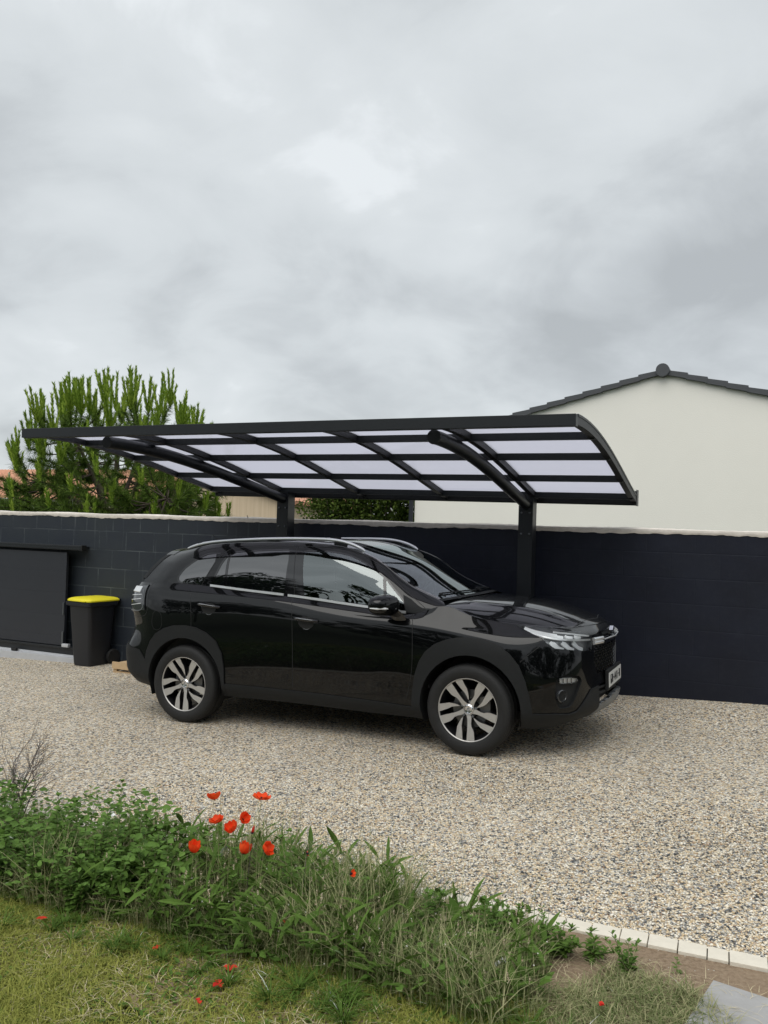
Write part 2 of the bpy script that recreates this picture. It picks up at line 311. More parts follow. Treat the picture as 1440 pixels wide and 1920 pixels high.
for i_, (p_, c_) in enumerate([(0, (.07, .08, .09)), (.10, (.19, .20, .21)), (.19, (.42, .40, .37)), (.27, (.62, .49, .32)), (.37, (.42, .29, .20)), (.41, (.72, .60, .43)), (.57, (.78, .71, .58)), (.74, (.86, .83, .76)), (.91, (.50, .50, .49))]):
    e_ = r_.color_ramp.elements[i_] if i_ < 2 else r_.color_ramp.elements.new(p_); e_.position = p_; e_.color = (c_[0], c_[1]*.98, c_[2]*.935, 1)
t.links.new(g_.outputs['Random Per Island'], r_.inputs[0]); t.links.new(r_.outputs[0], b.inputs['Base Color']); setp(b, rough=.65); MT['stone'] = m
MT['twig'] = plain('grey dead twig', (.10, .08, .075), .9)
MT['white'] = plain('white floret', (.75, .75, .68), .7)
MT['needle'] = islands('pine needle', [(.09, .18, .014), (.20, .32, .028), (.36, .48, .07)], .5, .15)
MT['needled'] = islands('old pine needle', [(.045, .095, .014), (.085, .155, .024), (.17, .25, .045)], .55, .1)
MT['hedge'] = islands('bush leaf', [(.03, .06, .012), (.06, .10, .02), (.12, .17, .03)], .45, .2)
MT['tree'] = islands('tree leaf', [(.012, .03, .008), (.03, .06, .012)], .6, .1)

# ------------------------------------------------------------------ ground sheets
def sheet(name, us, vs, fz, mt, dz=0.0, **k):
    mb = MB(); vv = []
    for v in vs:
        for u in us: p = W(u, v); vv.append((p.x, p.y, fz(p.x, p.y)+dz))
    n = len(us); mb.add(vv, [(j*n+i, j*n+i+1, (j+1)*n+i+1, (j+1)*n+i) for j in range(len(vs)-1) for i in range(n-1)])
    return mb.build(name, mt, smooth=True, **k)
sheet('ground', [-300, -120, -60, -30, -22, -16, -12, -9, -6, -3, 0, 3, 6, 10, 16, 22, 30, 60, 120, 300], [-300, -120, -50, -25, -16, -10, -6, -3, 0, 2, 3.6, 5, 6.5, 7.4, 7.8, 8.2, 8.8, 10, 12, 16, 22, 30, 50, 120, 300], gz, MT['turf'], -.05, kind='structure')
KE = lambda u: 3.655-.04*min(u, 1.5)          # far edge of the kerb
mb = MB(); us = [-14+.25*i for i in range(79)]; vv = []
for j in range(27):
    for u in us:
        v = KE(u)-.02 + (8.42-KE(u))*j/26; p = W(u, v); vv.append((p.x, p.y, gz(p.x, p.y) + .006*math.sin(u*2.3+v)*math.sin(v*1.7-u*.6)*sm((v-3.9))))
n = len(us); mb.add(vv, [(j*n+i, j*n+i+1, (j+1)*n+i+1, (j+1)*n+i) for j in range(26) for i in range(n-1)]); mb.build('gravel_drive', MT['gravel'], smooth=True, kind='structure')
mb = MB(); us = [-6.5+.25*i for i in range(40)]; vv = []
for j in range(25):
    for u in us:
        v = 2.4 + (KE(u)-.1-2.4)*j/24; p = W(u, v); vv.append((p.x, p.y, gz(p.x, p.y)-.008+.003*math.sin(u*5.1)*math.sin(v*6.3)))
n = len(us); mb.add(vv, [(j*n+i, j*n+i+1, (j+1)*n+i+1, (j+1)*n+i) for j in range(24) for i in range(n-1)]); mb.build('soil_bed', MT['soil'], smooth=True, kind='structure')
# loose pebbles lying on top of the gravel nearest the kerb, as real stones
nP = 62000; U_ = rng.uniform(-3.6, 1.0, nP); V_ = rng.uniform(0, 1, nP)**1.5*2.1; Vv = np.array([KE(a) for a in U_])-.004+V_
XX = U_*AU.x+Vv*AV.x; YY = U_*AU.y+Vv*AV.y; ZZ = np.array([gz(a, b) for a, b in zip(XX, YY)])+rng.uniform(-.003, .004, nP); ZZ += .0
rr = rng.uniform(.0032, .0072, nP)*rng.choice([1, 1, 1, 1.35], nP); th_ = rng.uniform(0, 6.28, nP); el_ = rng.uniform(.65, 1.0, nP)
o6 = np.array([(1, 0, 0), (0, 1, 0), (-1, 0, 0), (0, -1, 0), (0, 0, .62), (0, 0, -.5), (.66, .66, .28), (-.66, .66, .3), (-.66, -.66, .26), (.66, -.66, .32)]); F10 = [(0, 1, 6), (1, 2, 7), (2, 3, 8), (3, 0, 9), (0, 6, 9), (1, 7, 6), (2, 8, 7), (3, 9, 8), (6, 7, 4), (7, 8, 4), (8, 9, 4), (9, 6, 4), (1, 0, 5), (2, 1, 5), (3, 2, 5), (0, 3, 5)]
J = o6[None]*(1+rng.uniform(-.22, .22, (nP, 10, 3))); J[:, :, 1] *= el_[:, None]; J *= rr[:, None, None]
c_, s_ = np.cos(th_)[:, None], np.sin(th_)[:, None]; ti = rng.normal(0, .35, nP)[:, None]
Jx = J[:, :, 0]*c_-J[:, :, 1]*s_; Jy = J[:, :, 0]*s_+J[:, :, 1]*c_; Jz = J[:, :, 2]+Jx*ti
Vt = np.stack([Jx+XX[:, None], Jy+YY[:, None], Jz+ZZ[:, None]], -1).reshape(-1, 3); Ft = (np.array(F10)[None]+10*np.arange(nP)[:, None, None]).reshape(-1, 3)
me = bpy.data.meshes.new('gravel_stones'); me.vertices.add(len(Vt)); me.vertices.foreach_set('co', Vt.ravel()); me.loops.add(len(Ft)*3); me.loops.foreach_set('vertex_index', Ft.ravel()); me.polygons.add(len(Ft)); me.polygons.foreach_set('loop_start', np.arange(len(Ft))*3); me.polygons.foreach_set('use_smooth', np.ones(len(Ft), bool)); me.update(calc_edges=True); me.materials.append(MT['stone'])
o = bpy.data.objects.new('gravel_stones', me); COL.objects.link(o); tag(o, 'loose rounded gravel stones in cream, grey and slate along the kerb', 'gravel', kind='stuff')
# kerb stones, one each
def seat(mb, name, mt, base, rot=FRAME, parent=None, **k):   # mesh given relative to base
    o = mb.build(name, mt, parent, **k); return o
u = 1.4; i = 0
KU = [0.95, .80, .66, .52, .405, .335, .212, .078, -.035, -.14, -.268, -.395, -.53]
edges = [1.4, 1.22, 1.05, .9, .75, .6, .45, .30, .17, .055, -.085, -.165, -.275, -.39, -.50, -.62, -.73, -.85]
while edges[-1] > -7: edges.append(edges[-1]-random.uniform(.12, .19))
vis = 0
for a, b in zip(edges[:-1], edges[1:]):
    um = (a+b)/2; L_ = a-b-.004
    if um >= .06: continue
    mb = MB(); mb.box(-L_/2, L_/2, -.050, .050, -.10, .004, b=.004)
    p = W(um, KE(um)-.050); p.z = gz(p.x, p.y)+random.uniform(-.002, .003)
    mt_ = Matrix.Translation(p) @ FRAME @ Matrix.Rotation(.04+random.uniform(-.008, .008), 4, 'Z')
    o = mb.build('kerb_stone', MT['kerb'], smooth=True, mat=mt_); o.matrix_world = mt_
    ip = F_PX*p.x/p.y+720
    if -.95 < um < .06: vis += 1; lb = 'kerb stone cut off by the right edge of the picture' if vis == 1 else '%s kerb stone from the right edge of the picture' % ['second', 'third', 'fourth', 'fifth', 'sixth', 'seventh', 'eighth', 'ninth', 'tenth', 'eleventh'][vis-2]
    else: lb = 'pale kerb stone mostly hidden behind the weedy strip'
    tag(o, lb, 'kerb stone', 'kerb stones edging the gravel drive')
# paving slab, bottom right corner
mb = MB(); mb.box(0, .60, -.60, 0, -.035, .006, b=.004); p = W(-.132, 3.391); p.z = gz(p.x, p.y)
mt_ = Matrix.Translation(p) @ FRAME @ Matrix.Rotation(R(-12), 4, 'Z')
o = mb.build('paving_slab', MT['slab'], smooth=True); o.matrix_world = mt_; tag(o, 'grey square paving slab lying on the bare soil beside the kerb', 'paving slab')

# ------------------------------------------------------------------ things standing in the wall frame
class Thing:
    def __init__(s, name, u, v, z, label, cat, group=None):
        s.b = Vector((u, v, z)); s.e = empty(name, Matrix.Translation(W(u, v, z)) @ FRAME, label=label, cat=cat, group=group)
    def part(s, mb, name, mt, parent=None, **k):
        mb.v = [(x-s.b.x, y-s.b.y, z-s.b.z) for x, y, z in mb.v]
        return mb.build(name, mt, parent or s.e, **k)
VW = 8.36
t = Thing('block_wall', -5, VW, -.3, 'long low wall of dark painted blocks with a pale mortar top', 'wall')
mb = MB(); mb.box(-17, 5, VW, VW+.2, -.7, 1.578); t.part(mb, 'wall', MT['wall'])
# rough mortar coping with an uneven lower edge
mb = MB(); vs_, fs_ = [], []; n = 640
for i in range(n+1):
    u = -17+22*i/n; d = .016+.004*math.sin(u*3.1)+.005*math.sin(u*9.7+1)*max(0, math.sin(u*1.3))+.003*math.sin(u*31+2)+random.uniform(-.003, .003); tz = 1.616+.005*math.sin(u*4.3)+random.uniform(-.002, .002)
    vs_ += [(u, VW-.006, 1.578-d), (u, VW-.013, 1.585), (u, VW-.008, 1.606), (u, VW+.03, tz), (u, VW+.17, tz), (u, VW+.208, 1.6), (u, VW+.208, 1.578)]
for i in range(n):
    for k in range(6): fs_.append((i*7+k, i*7+k+1, (i+1)*7+k+1, (i+1)*7+k))
mb.add(vs_, fs_); t.part(mb, 'coping', MT['cope'], smooth=True)
mb = MB(); mb.tube([(-5.49, VW-.005, 1.585), (-5.515, VW+.0, 1.64)], .004, 6); t.part(mb, 'iron_stub', MT['twig'])

# sliding gate
t = Thing('sliding_gate', -9.5, 8.2, -.3, 'dark grey sliding gate of wide boards in front of the block wall', 'gate')
mb = MB()
for z0, z1 in ((-.09, .030), (.034, .299), (.303, .583), (.587, .860), (.864, 1.10)): mb.box(-15, -8.125, 8.205, 8.245, z0, z1, b=.001)
mb.box(-15, -8.13, 8.2065, 8.24, -.09, 1.10); t.part(mb, 'board_panel', MT['gate'], smooth=True)
mb = MB()
mb.box(-15, -7.86, 8.165, 8.235, 1.135, 1.198, b=.008); mb.box(-15, -7.875, 8.160, 8.168, 1.150, 1.158); mb.box(-15, -7.875, 8.160, 8.168, 1.175, 1.183); mb.box(-15, -7.9, 8.235, 8.355, 1.15, 1.185)
r_ = t.part(mb, 'guide_rail', MT['anth'], smooth=True)
mb = MB(); mb.box(-7.858, -7.835, 8.16, 8.24, 1.13, 1.203, b=.006); t.part(mb, 'end_cap', MT['black'], r_, smooth=True)
mb = MB(); mb.box(-15, -7.80, 8.18, 8.26, -.125, -.098, b=.004); mb.box(-15, -7.86, 8.20, 8.25, -.20, -.125); t.part(mb, 'bottom_rail', MT['anth'], smooth=True)
mb = MB(); mb.box(-8.155, -8.135, 8.192, 8.204, .30, .46, b=.004); t.part(mb, 'handle', MT['bolt'], smooth=True)
mb = MB(); mb.box(-8.15, -8.122, 8.185, 8.2, -.085, .09, b=.004); t.part(mb, 'corner_plate', MT['bolt'], smooth=True)
mb = MB(); mb.box(-8.10, -7.99, 8.14, 8.19, -.098, -.055, b=.01); t.part(mb, 'guide_roller', MT['alu'], smooth=True)
mb = MB(); mb.box(-15, -7.55, 8.10, 8.25, -.40, -.215, b=.006); mb.box(-15, -7.55, 8.17, 8.19, -.215, -.195); t.part(mb, 'ground_rail', MT['alu'], smooth=True)
mb = MB(); mb.box(-8.95, -8.86, 8.12, 8.16, -.213, -.175, b=.01); t.part(mb, 'stop_block', MT['black'], smooth=True)

# ------------------------------------------------------------------ carport
UR, UL, VF, VR = -1.09, -5.86, 5.39, 8.22
PZ = [(5.39, 2.306), (5.72, 2.306), (6.08, 2.288), (6.44, 2.25), (6.8, 2.190), (7.26, 2.105), (7.66, 2.025), (8.1, 1.942), (8.3, 1.905)]
pv = np.array([p[0] for p in PZ]); pz = np.array([p[1] for p in PZ])
pc = np.polyfit(pv, pz, 3)
def RZ(u, v): return float(np.polyval(pc, v)) + .034*((UR-u)/4.77)*max(0, (v-5.39)/2.85)
t = Thing('carport', -3.5, 8.1, -.1, 'anthracite cantilever carport with curved translucent roof on two posts over the black car', 'carport')
def curve(mb, u0, u1, d0, d1, v0=VF, v1=VR, n=20, mi=0):    # bar following the roof line between u0 and u1, d0 below to d1 below the outline
    vs_ = []; 
    for i in range(n+1):
        v = v0+(v1-v0)*i/n
        for uu, d in ((u0, d0), (u1, d0), (u1, d1), (u0, d1)): vs_.append((uu, v, RZ(uu, v)-d))
    fs_ = [(i*4+k, i*4+(k+1) % 4, (i+1)*4+(k+1) % 4, (i+1)*4+k) for i in range(n) for k in range(4)] + [(0, 1, 2, 3), (n*4+3, n*4+2, n*4+1, n*4)]
    mb.add(vs_, fs_, mi); return mb
mb = MB(); mb.box(UL, UR, VF-.045, VF+.025, 2.228, 2.306, b=.003); t.part(mb, 'front_beam', MT['anth'], smooth=True)
mb = MB()
for (z0, z1, v0, v1) in ((-.085, .045, VR, VR+.012), (-.085, -.075, VR, VR+.10), (-.085, .055, VR+.09, VR+.10)):
    vs_ = []
    for u in (UL, UR):
        zc = RZ(u, VR)-.008
        vs_ += [(u, v0, zc+z0), (u, v1, zc+z0), (u, v1, zc+z1), (u, v0, zc+z1)]
    mb.add(vs_, [(0, 1, 2, 3), (7, 6, 5, 4), (0, 4, 5, 1), (1, 5, 6, 2), (2, 6, 7, 3), (3, 7, 4, 0)])
gt = t.part(mb, 'gutter', MT['anthd'])
for u in (UL-.006, UR):
    mb = MB(); zc = RZ(u, VR)-.008; mb.box(u, u+.006, VR-.012, VR+.11, zc-.09, zc+.062); t.part(mb, 'end_plate', MT['anth'], gt)
ribs = [UL+.0+.954*k for k in range(6)]
for k, u in enumerate(ribs):
    a, b_ = (u, u+.05) if k == 0 else ((u-.05, u) if k == 5 else (u-.025, u+.025))
    mb = curve(MB(), a, b_, .012, .064, VF+.02, VR); rb = t.part(mb, 'rib', MT['anthd'])
    mb = curve(MB(), a-.004, b_+.004, -.006, .010, VF+.02, VR); t.part(mb, 'cover_strip', MT['anth'], rb)
for k in range(5):
    mb = MB(); a, b_ = ribs[k]+.03, ribs[k+1]-.03
    curve(mb, a, b_, .011, .017, VF+.026, VR-.004, 28); t.part(mb, 'roof_panel', MT['poly'], smooth=60)
for v in (6.07, 6.75, 7.45, 8.08):
    mb = MB(); vs_ = []
    for u in (UL+.02, UR-.012):
        zc = RZ(u, v)-.019; sl_ = (RZ(u, v+.1)-RZ(u, v-.1))/.2
        for dv, dz in ((-.024, 0), (.024, 0), (.024, -.052), (-.024, -.052)): vs_.append((u, v+dv, zc+dz+(dv*sl_ if dz == 0 else 0)))
    mb.add(vs_, [(0, 1, 2, 3), (7, 6, 5, 4), (0, 4, 5, 1), (1, 5, 6, 2), (2, 6, 7, 3), (3, 7, 4, 0)]); t.part(mb, 'purlin', MT['anth'])
for (u0, u1, utip) in ((-2.178, -2.034, -2.13), (-4.926, -4.781, -5.10)):
    um = (u0+u1)/2
    mb = MB(); mb.box(u0, u1, 8.05, 8.20, gw(um, 8.1)-.05, RZ(um, 8.05)-.05, b=.006); po = t.part(mb, 'post', MT['anth'], smooth=True)
    for z in (1.73, 1.525):
        for du in (.032, .112):
            mb = MB(); mb.lathe([(8.050, .010), (8.042, .010), (8.039, .006), (8.039, 0)], 10, c=(u0+du, 0, z)); t.part(mb, 'bolt', MT['bolt'], po)
    pts = []
    for i in range(26):
        v = 5.56+(8.06-5.56)*i/25; f = i/25; ut = utip+(um-utip)*f; pts.append((ut, v, RZ(ut, v)-.112-.03*f))
    mb = MB(); mb.tube(pts, .052, 20); ar = t.part(mb, 'arm', MT['anth'], smooth=True)
    mb = MB(); mb.tube([(pts[0][0], 5.552, pts[0][2]), (pts[0][0], 5.562, pts[0][2])], [.050, .054], 20); t.part(mb, 'arm_cap', MT['anthd'], ar, smooth=True)

# ------------------------------------------------------------------ houses
t = Thing('white_house', -1.65, 15.5, -.3, 'cream rendered gable house with dark grey roof tiles behind the wall on the right', 'house')
mb = MB(); mb.prism([(-6.3, -.6), (3.0, -.6), (3.0, 3.14), (-1.65, 4.395), (-6.3, 3.14)], 15.5, 24, 'y'); t.part(mb, 'wall', MT['render'])
mb = MB()
for sgn in (-1, 1):
    for k in range(16):
        s0_, s1_ = .06+.325*k, .06+.325*(k+1)+.03
        z0, z1 = 4.485-.27*s0_, 4.485-.27*s1_
        poly = [(-1.65+sgn*s0_, z0-.018), (-1.65+sgn*s1_, z1+.014), (-1.65+sgn*s1_, z1-.085), (-1.65+sgn*s0_, z0-.10)]
        mb.prism(poly, 15.42-.003*(k % 2), 24.1, 'y')
rf = t.part(mb, 'roof', MT['tile_d'])
mb = MB(); mb.tube([(-1.65, 15.37, 4.448), (-1.65, 24.1, 4.448)], .115, 20); t.part(mb, 'ridge_cap', MT['tile_d'], rf, smooth=True)
mb = MB(); mb.tube([(-6.36, 15.46, -.5), (-6.36, 15.46, 3.1)], .045, 12); t.part(mb, 'downpipe', MT['gate'], smooth=True)
t = Thing('board_house', -17.3, 24, -.3, 'tan board clad gable end seen beside the left carport post', 'house')
mb = MB(); mb.prism([(-20.2, -.6), (-14.35, -.6), (-14.35, 2.27), (-17.2, 3.15), (-20.2, 2.25)], 24, 30, 'y'); t.part(mb, 'wall', MT['boards'])
mb = MB(); mb.prism([(-17.2, 3.16), (-14.1, 2.2), (-14.1, 2.32), (-17.2, 3.28)], 23.8, 30.2, 'y'); mb.prism([(-17.2, 3.28), (-20.4, 2.32), (-20.4, 2.2), (-17.2, 3.16)], 23.8, 30.2, 'y'); t.part(mb, 'roof', MT['tile_o'])
t = Thing('tiled_house', -26, 26, -.3, 'old cream house with terracotta roof tiles glimpsed behind the pine tree', 'house')
mb = MB(); mb.box(-36, -20.6, 26, 33, -.6, 2.25); t.part(mb, 'wall', MT['cream2'])
mb = MB(); mb.box(-36.3, -20.4, 25.8, 26.0, 2.18, 2.27); t.part(mb, 'fascia', MT['cope'])
mb = MB(); n = 150; vs_ = []
for i in range(n+1):
    u = -36.3+16*i/n; c_ = .035*abs(math.sin(u*math.pi/.22))
    vs_ += [(u, 25.6, 2.27+c_), (u, 29.5, 3.75+c_), (u, 33.4, 2.27+c_)]
mb.add(vs_, [(i*3+k, i*3+k+1, i*3+3+k+1, i*3+3+k) for i in range(n) for k in range(2)]); t.part(mb, 'roof', MT['tile_o'])

# ------------------------------------------------------------------ wheelie bin
bx_, by_ = -3.575, 10.49
bz = gz(bx_, by_); yaw = R(-121+90)
bin_ = empty('wheelie_bin', Matrix.Translation((bx_, by_, bz)) @ Matrix.Rotation(yaw, 4, 'Z') @ Matrix.Scale(.91, 4), label='charcoal wheelie bin with a yellow lid standing beside the sliding gate', cat='wheelie bin')
# local: front face towards -y, width along x
def ring(hw, y0, y1, z, r, n=5):
    o = []
    for cxx, cyy, a0 in ((hw-r, y1-r, 0), (-hw+r, y1-r, 90), (-hw+r, y0+r, 180), (hw-r, y0+r, 270)):
        for i in range(n): g = R(a0+90*i/(n-1)); o.append((cxx+r*math.cos(g), cyy+r*math.sin(g), z))
    return o
mb = MB(); rs = [ring(.165, -.17, .15, 0, .05), ring(.172, -.175, .17, .03, .05), ring(.212, -.235, .215, .80, .05), ring(.214, -.238, .218, .815, .045)]
m_ = len(rs[0]); mb.add(sum(rs, []), [(j*m_+i, j*m_+(i+1) % m_, (j+1)*m_+(i+1) % m_, (j+1)*m_+i) for j in range(3) for i in range(m_)] + [tuple(range(m_))]); mb.build('body', MT['binp'], bin_, smooth=50)
mb = MB(); rs = [ring(.218, -.24, .22, .80, .04), ring(.242, -.272, .235, .815, .04), ring(.245, -.275, .24, .862, .04), ring(.228, -.25, .225, .866, .04)]
mb.add(sum(rs, []), [(j*m_+i, j*m_+(i+1) % m_, (j+1)*m_+(i+1) % m_, (j+1)*m_+i) for j in range(3) for i in range(m_)]); mb.box(-.20, .20, -.279, -.27, .835, .842); mb.build('rim', MT['binp'], bin_, smooth=50)
mb = MB(); rs = [ring(.238, -.262, .27, .872, .05), ring(.238, -.262, .275, .888, .05), ring(.215, -.235, .26, .908, .05), ring(.18, -.19, .23, .919, .05), ring(.05, -.05, .08, .928, .02)]
mb.add(sum(rs, []), [(j*m_+i, j*m_+(i+1) % m_, (j+1)*m_+(i+1) % m_, (j+1)*m_+i) for j in range(4) for i in range(m_)] + [tuple(range(4*m_, 5*m_)), tuple(range(m_))[::-1]])
mb.box(-.16, .16, -.285, -.24, .872, .885, b=.004); mb.build('lid', MT['biny'], bin_, smooth=45)
mb = MB(); mb.tube([(-.2, .29, .88), (.2, .29, .88)], .014, 10); mb.box(-.2, -.17, .22, .30, .86, .89); mb.box(.17, .2, .22, .30, .86, .89); mb.build('handle', MT['binp'], bin_, smooth=True)
for s_ in (-1, 1):
    mb = MB(); mb.lathe([(s_*.17, .02), (s_*.17, .10), (s_*.175, .105), (s_*.215, .105), (s_*.22, .10), (s_*.22, .02)], 28, ax='x', c=(0, .20, .105), close=True); mb.build('wheel', MT['rubber'], bin_, smooth=True)
# pallet
pl = Thing('wooden_pallet', -6.88, 7.73, gw(-6.8, 7.8), 'raw pine pallet lying on the gravel between the bin and the car', 'pallet')
g0_ = gw(-6.8, 7.8)
for v in (7.75, 8.0, 8.24):
    mb = MB(); mb.box(-6.88, -6.06, v-.02, v+.02, g0_-.01, g0_+.02); pl.part(mb, 'skid', MT['wood'])
for u in (-6.86, -6.47, -6.08):
    mb = MB(); mb.box(u-.018, u+.03, 7.735, 8.255, g0_+.021, g0_+.085); pl.part(mb, 'bearer', MT['wood'])
mb = MB(); mb.box(-6.884, -6.05, 7.715, 7.735, g0_+.05, g0_+.128); pl.part(mb, 'edge_board', MT['wood'])
for i in range(5):
    mb = MB(); v = 7.737+i*.105; mb.box(-6.885, -6.05, v, v+.085, g0_+.128-.04+.001, g0_+.108); pl.part(mb, 'deck_board', MT['wood'])

import numpy as np
# ---- car body surfaces. Car space: x forward from the rear axle, y outward (half car), z up
def crspline(K, V, q):
    # cubic Hermite through V (n,...) at knots K, evaluated at q
    K=np.asarray(K,float); V=np.asarray(V,float); q=np.clip(np.asarray(q,float),K[0],K[-1])
    n=len(K); d=np.diff(V,axis=0)/np.diff(K).reshape((-1,)+(1,)*(V.ndim-1))
    m=np.empty_like(V); m[0]=d[0]; m[-1]=d[-1]
    h=np.diff(K)
    for i in range(1,n-1): m[i]=(d[i-1]*h[i]+d[i]*h[i-1])/(h[i]+h[i-1])
    j=np.clip(np.searchsorted(K,q,side='right')-1,0,n-2)
    t=(q-K[j])/h[j]; sh=(-1,)+(1,)*(V.ndim-1); t=t.reshape(sh); hh=h[j].reshape(sh)
    return (2*t**3-3*t**2+1)*V[j]+(t**3-2*t**2+t)*hh*m[j]+(-2*t**3+3*t**2)*V[j+1]+(t**3-t**2)*hh*m[j+1]
PX=[-.82,-.81,-.775,-.67,-.45,0,.5,1.1,1.7,2.15,2.38,2.6,2.95,3.19,3.365,3.485,3.535]
PY=[0,.45,.68,.815,.868,.885,.872,.868,.868,.876,.882,.885,.872,.80,.655,.38,0]
Az=[[.34,.34,.33,.31,.29,.27,.26,.255,.24,.235,.23,.23,.23,.235,.27,.29,.30],
[.43,.43,.42,.40,.36,.34,.345,.34,.325,.32,.32,.32,.32,.33,.35,.36,.37],
[.54,.54,.53,.51,.48,.47,.47,.465,.46,.46,.46,.46,.46,.46,.46,.47,.47],
[.64,.64,.63,.62,.62,.62,.62,.62,.61,.61,.61,.61,.61,.60,.59,.58,.58],
[.78,.78,.78,.78,.79,.80,.80,.79,.77,.76,.76,.76,.75,.74,.73,.72,.72],
[.95,.95,.95,.955,.98,.99,.99,.96,.925,.90,.885,.87,.84,.83,.82,.82,.82],
[1.08,1.08,1.08,1.09,1.10,1.09,1.08,1.04,.985,.965,.955,.93,.895,.885,.88,.88,.885],
[1.17,1.17,1.17,1.175,1.178,1.172,1.137,1.092,1.035,1.005,1.065,1.00,.95,.935,.925,.925,.925]]
Ad=[[.10,.10,.10,.09,.07,.06,.06,.06,.06,.06,.06,.06,.06,.08,.09,.09,.08],
[.02,.02,.02,.015,.01,.01,.014,.018,.018,.014,.005,.005,.01,.015,.02,.02,.015],
[0,0,0,0,0,0,.006,.009,.009,.006,0,0,0,0,.01,.02,.02],
[.02,.02,.01,0,0,0,.002,.003,.003,0,0,0,0,0,.01,.03,.03],
[.12,.12,.11,.06,.01,0,0,0,0,0,0,0,.01,.02,.02,.03,.03],
[.08,.08,.07,.04,.015,.01,.008,.008,.01,.012,.015,.02,.035,.04,.04,.04,.04],
[.10,.09,.08,.06,.04,.04,.035,.035,.04,.045,.05,.06,.075,.07,.055,.055,.055],
[.16,.15,.14,.12,.10,.10,.09,.085,.08,.085,.105,.11,.13,.14,.13,.115,.09]]
P=np.array([PX,PY]).T
Tn=np.gradient(P,axis=0); Tn[0]=[0,1]; Tn[-1]=[0,-1]; Tn/=np.linalg.norm(Tn,axis=1)[:,None]
NI=np.array([Tn[:,1],-Tn[:,0]]).T  # inward normal
KA=np.concatenate([[0],np.cumsum(np.linalg.norm(np.diff(P,axis=0),axis=1))])
NA=np.zeros((17,8,3))
for r in range(8):
    NA[:,r,:2]=P+NI*np.array(Ad[r])[:,None]; NA[:,r,2]=Az[r]
NA[0,:,1]=0; NA[-1,:,1]=0
zsc=lambda z: z*(1+.018*np.clip((z-.3)/.8,0,1))
NA[:,:,2]=zsc(NA[:,:,2])
def SA(s,t):   # s arclength 0..KA[-1], t 0..7
    s=np.asarray(s,float); t=np.asarray(t,float)
    C=crspline(KA,NA,s)          # (n,8,3)
    out=np.empty(s.shape+(3,)); K=np.arange(8.)
    n=8; d=np.diff(C,axis=1); m=np.empty_like(C); m[:,0]=d[:,0]; m[:,-1]=d[:,-1]; m[:,1:-1]=(d[:,1:]+d[:,:-1])/2
    t=np.clip(t,0,7); j=np.minimum(t.astype(int),6); u=(t-j)[:,None]; i=np.arange(len(s))
    return (2*u**3-3*u**2+1)*C[i,j]+(u**3-2*u**2+u)*m[i,j]+(-2*u**3+3*u**2)*C[i,j+1]+(u**3-u**2)*m[i,j+1]
NC=np.array([
[(2.385,.765,1.06),(2.38,.755,1.068),(2.37,.742,1.076),(2.36,.728,1.083),(2.345,.705,1.09),(2.33,.67,1.094),(2.40,.35,1.107),(2.43,0,1.112)],
[(2.15,.79,1.005),(2.13,.777,1.055),(2.11,.75,1.11),(2.09,.72,1.155),(2.06,.685,1.20),(2.03,.655,1.222),(2.10,.35,1.238),(2.13,0,1.244)],
[(1.90,.79,1.02),(1.88,.775,1.12),(1.86,.75,1.20),(1.84,.72,1.28),(1.80,.668,1.368),(1.77,.632,1.388),(1.79,.33,1.395),(1.81,0,1.398)],
[(1.62,.79,1.043),(1.60,.777,1.17),(1.58,.752,1.28),(1.56,.715,1.375),(1.53,.655,1.468),(1.50,.60,1.490),(1.46,.30,1.512),(1.44,0,1.518)],
[(1.15,.787,1.088),(1.15,.777,1.20),(1.15,.752,1.30),(1.15,.715,1.40),(1.15,.655,1.503),(1.15,.58,1.535),(1.15,.30,1.557),(1.15,0,1.562)],
[(.60,.785,1.13),(.60,.775,1.23),(.60,.752,1.33),(.60,.715,1.42),(.60,.655,1.513),(.60,.58,1.545),(.60,.30,1.567),(.60,0,1.572)],
[(.10,.785,1.168),(.10,.770,1.25),(.10,.742,1.33),(.10,.705,1.41),(.10,.645,1.492),(.10,.57,1.523),(.10,.30,1.546),(.10,0,1.551)],
[(-.30,.772,1.177),(-.28,.75,1.24),(-.25,.72,1.31),(-.22,.685,1.375),(-.19,.62,1.445),(-.18,.54,1.475),(-.19,.28,1.50),(-.19,0,1.505)],
[(-.60,.70,1.174),(-.565,.665,1.24),(-.50,.645,1.31),(-.43,.615,1.38),(-.35,.57,1.437),(-.31,.50,1.463),(-.33,.26,1.485),(-.34,0,1.49)]],float)
NC[:,:,2]=zsc(NC[:,:,2])
KC=np.array([0,.3,.6,.9,1.37,1.92,2.42,2.82,3.15])
def SC(s,t):
    s=np.asarray(s,float); t=np.asarray(t,float)
    C=crspline(KC,NC,s)
    d=np.diff(C,axis=1); m=np.empty_like(C); m[:,0]=d[:,0]; m[:,-1]=d[:,-1]; m[:,1:-1]=(d[:,1:]+d[:,:-1])/2
    m[:,-1]*=np.array([0,1,0]); m[:,-1,1]=d[:,-1,1]
    t=np.clip(t,0,7); j=np.minimum(t.astype(int),6); u=(t-j)[:,None]; i=np.arange(len(s))
    return (2*u**3-3*u**2+1)*C[i,j]+(u**3-2*u**2+u)*m[i,j]+(-2*u**3+3*u**2)*C[i,j+1]+(u**3-u**2)*m[i,j+1]
S0=KA[10]
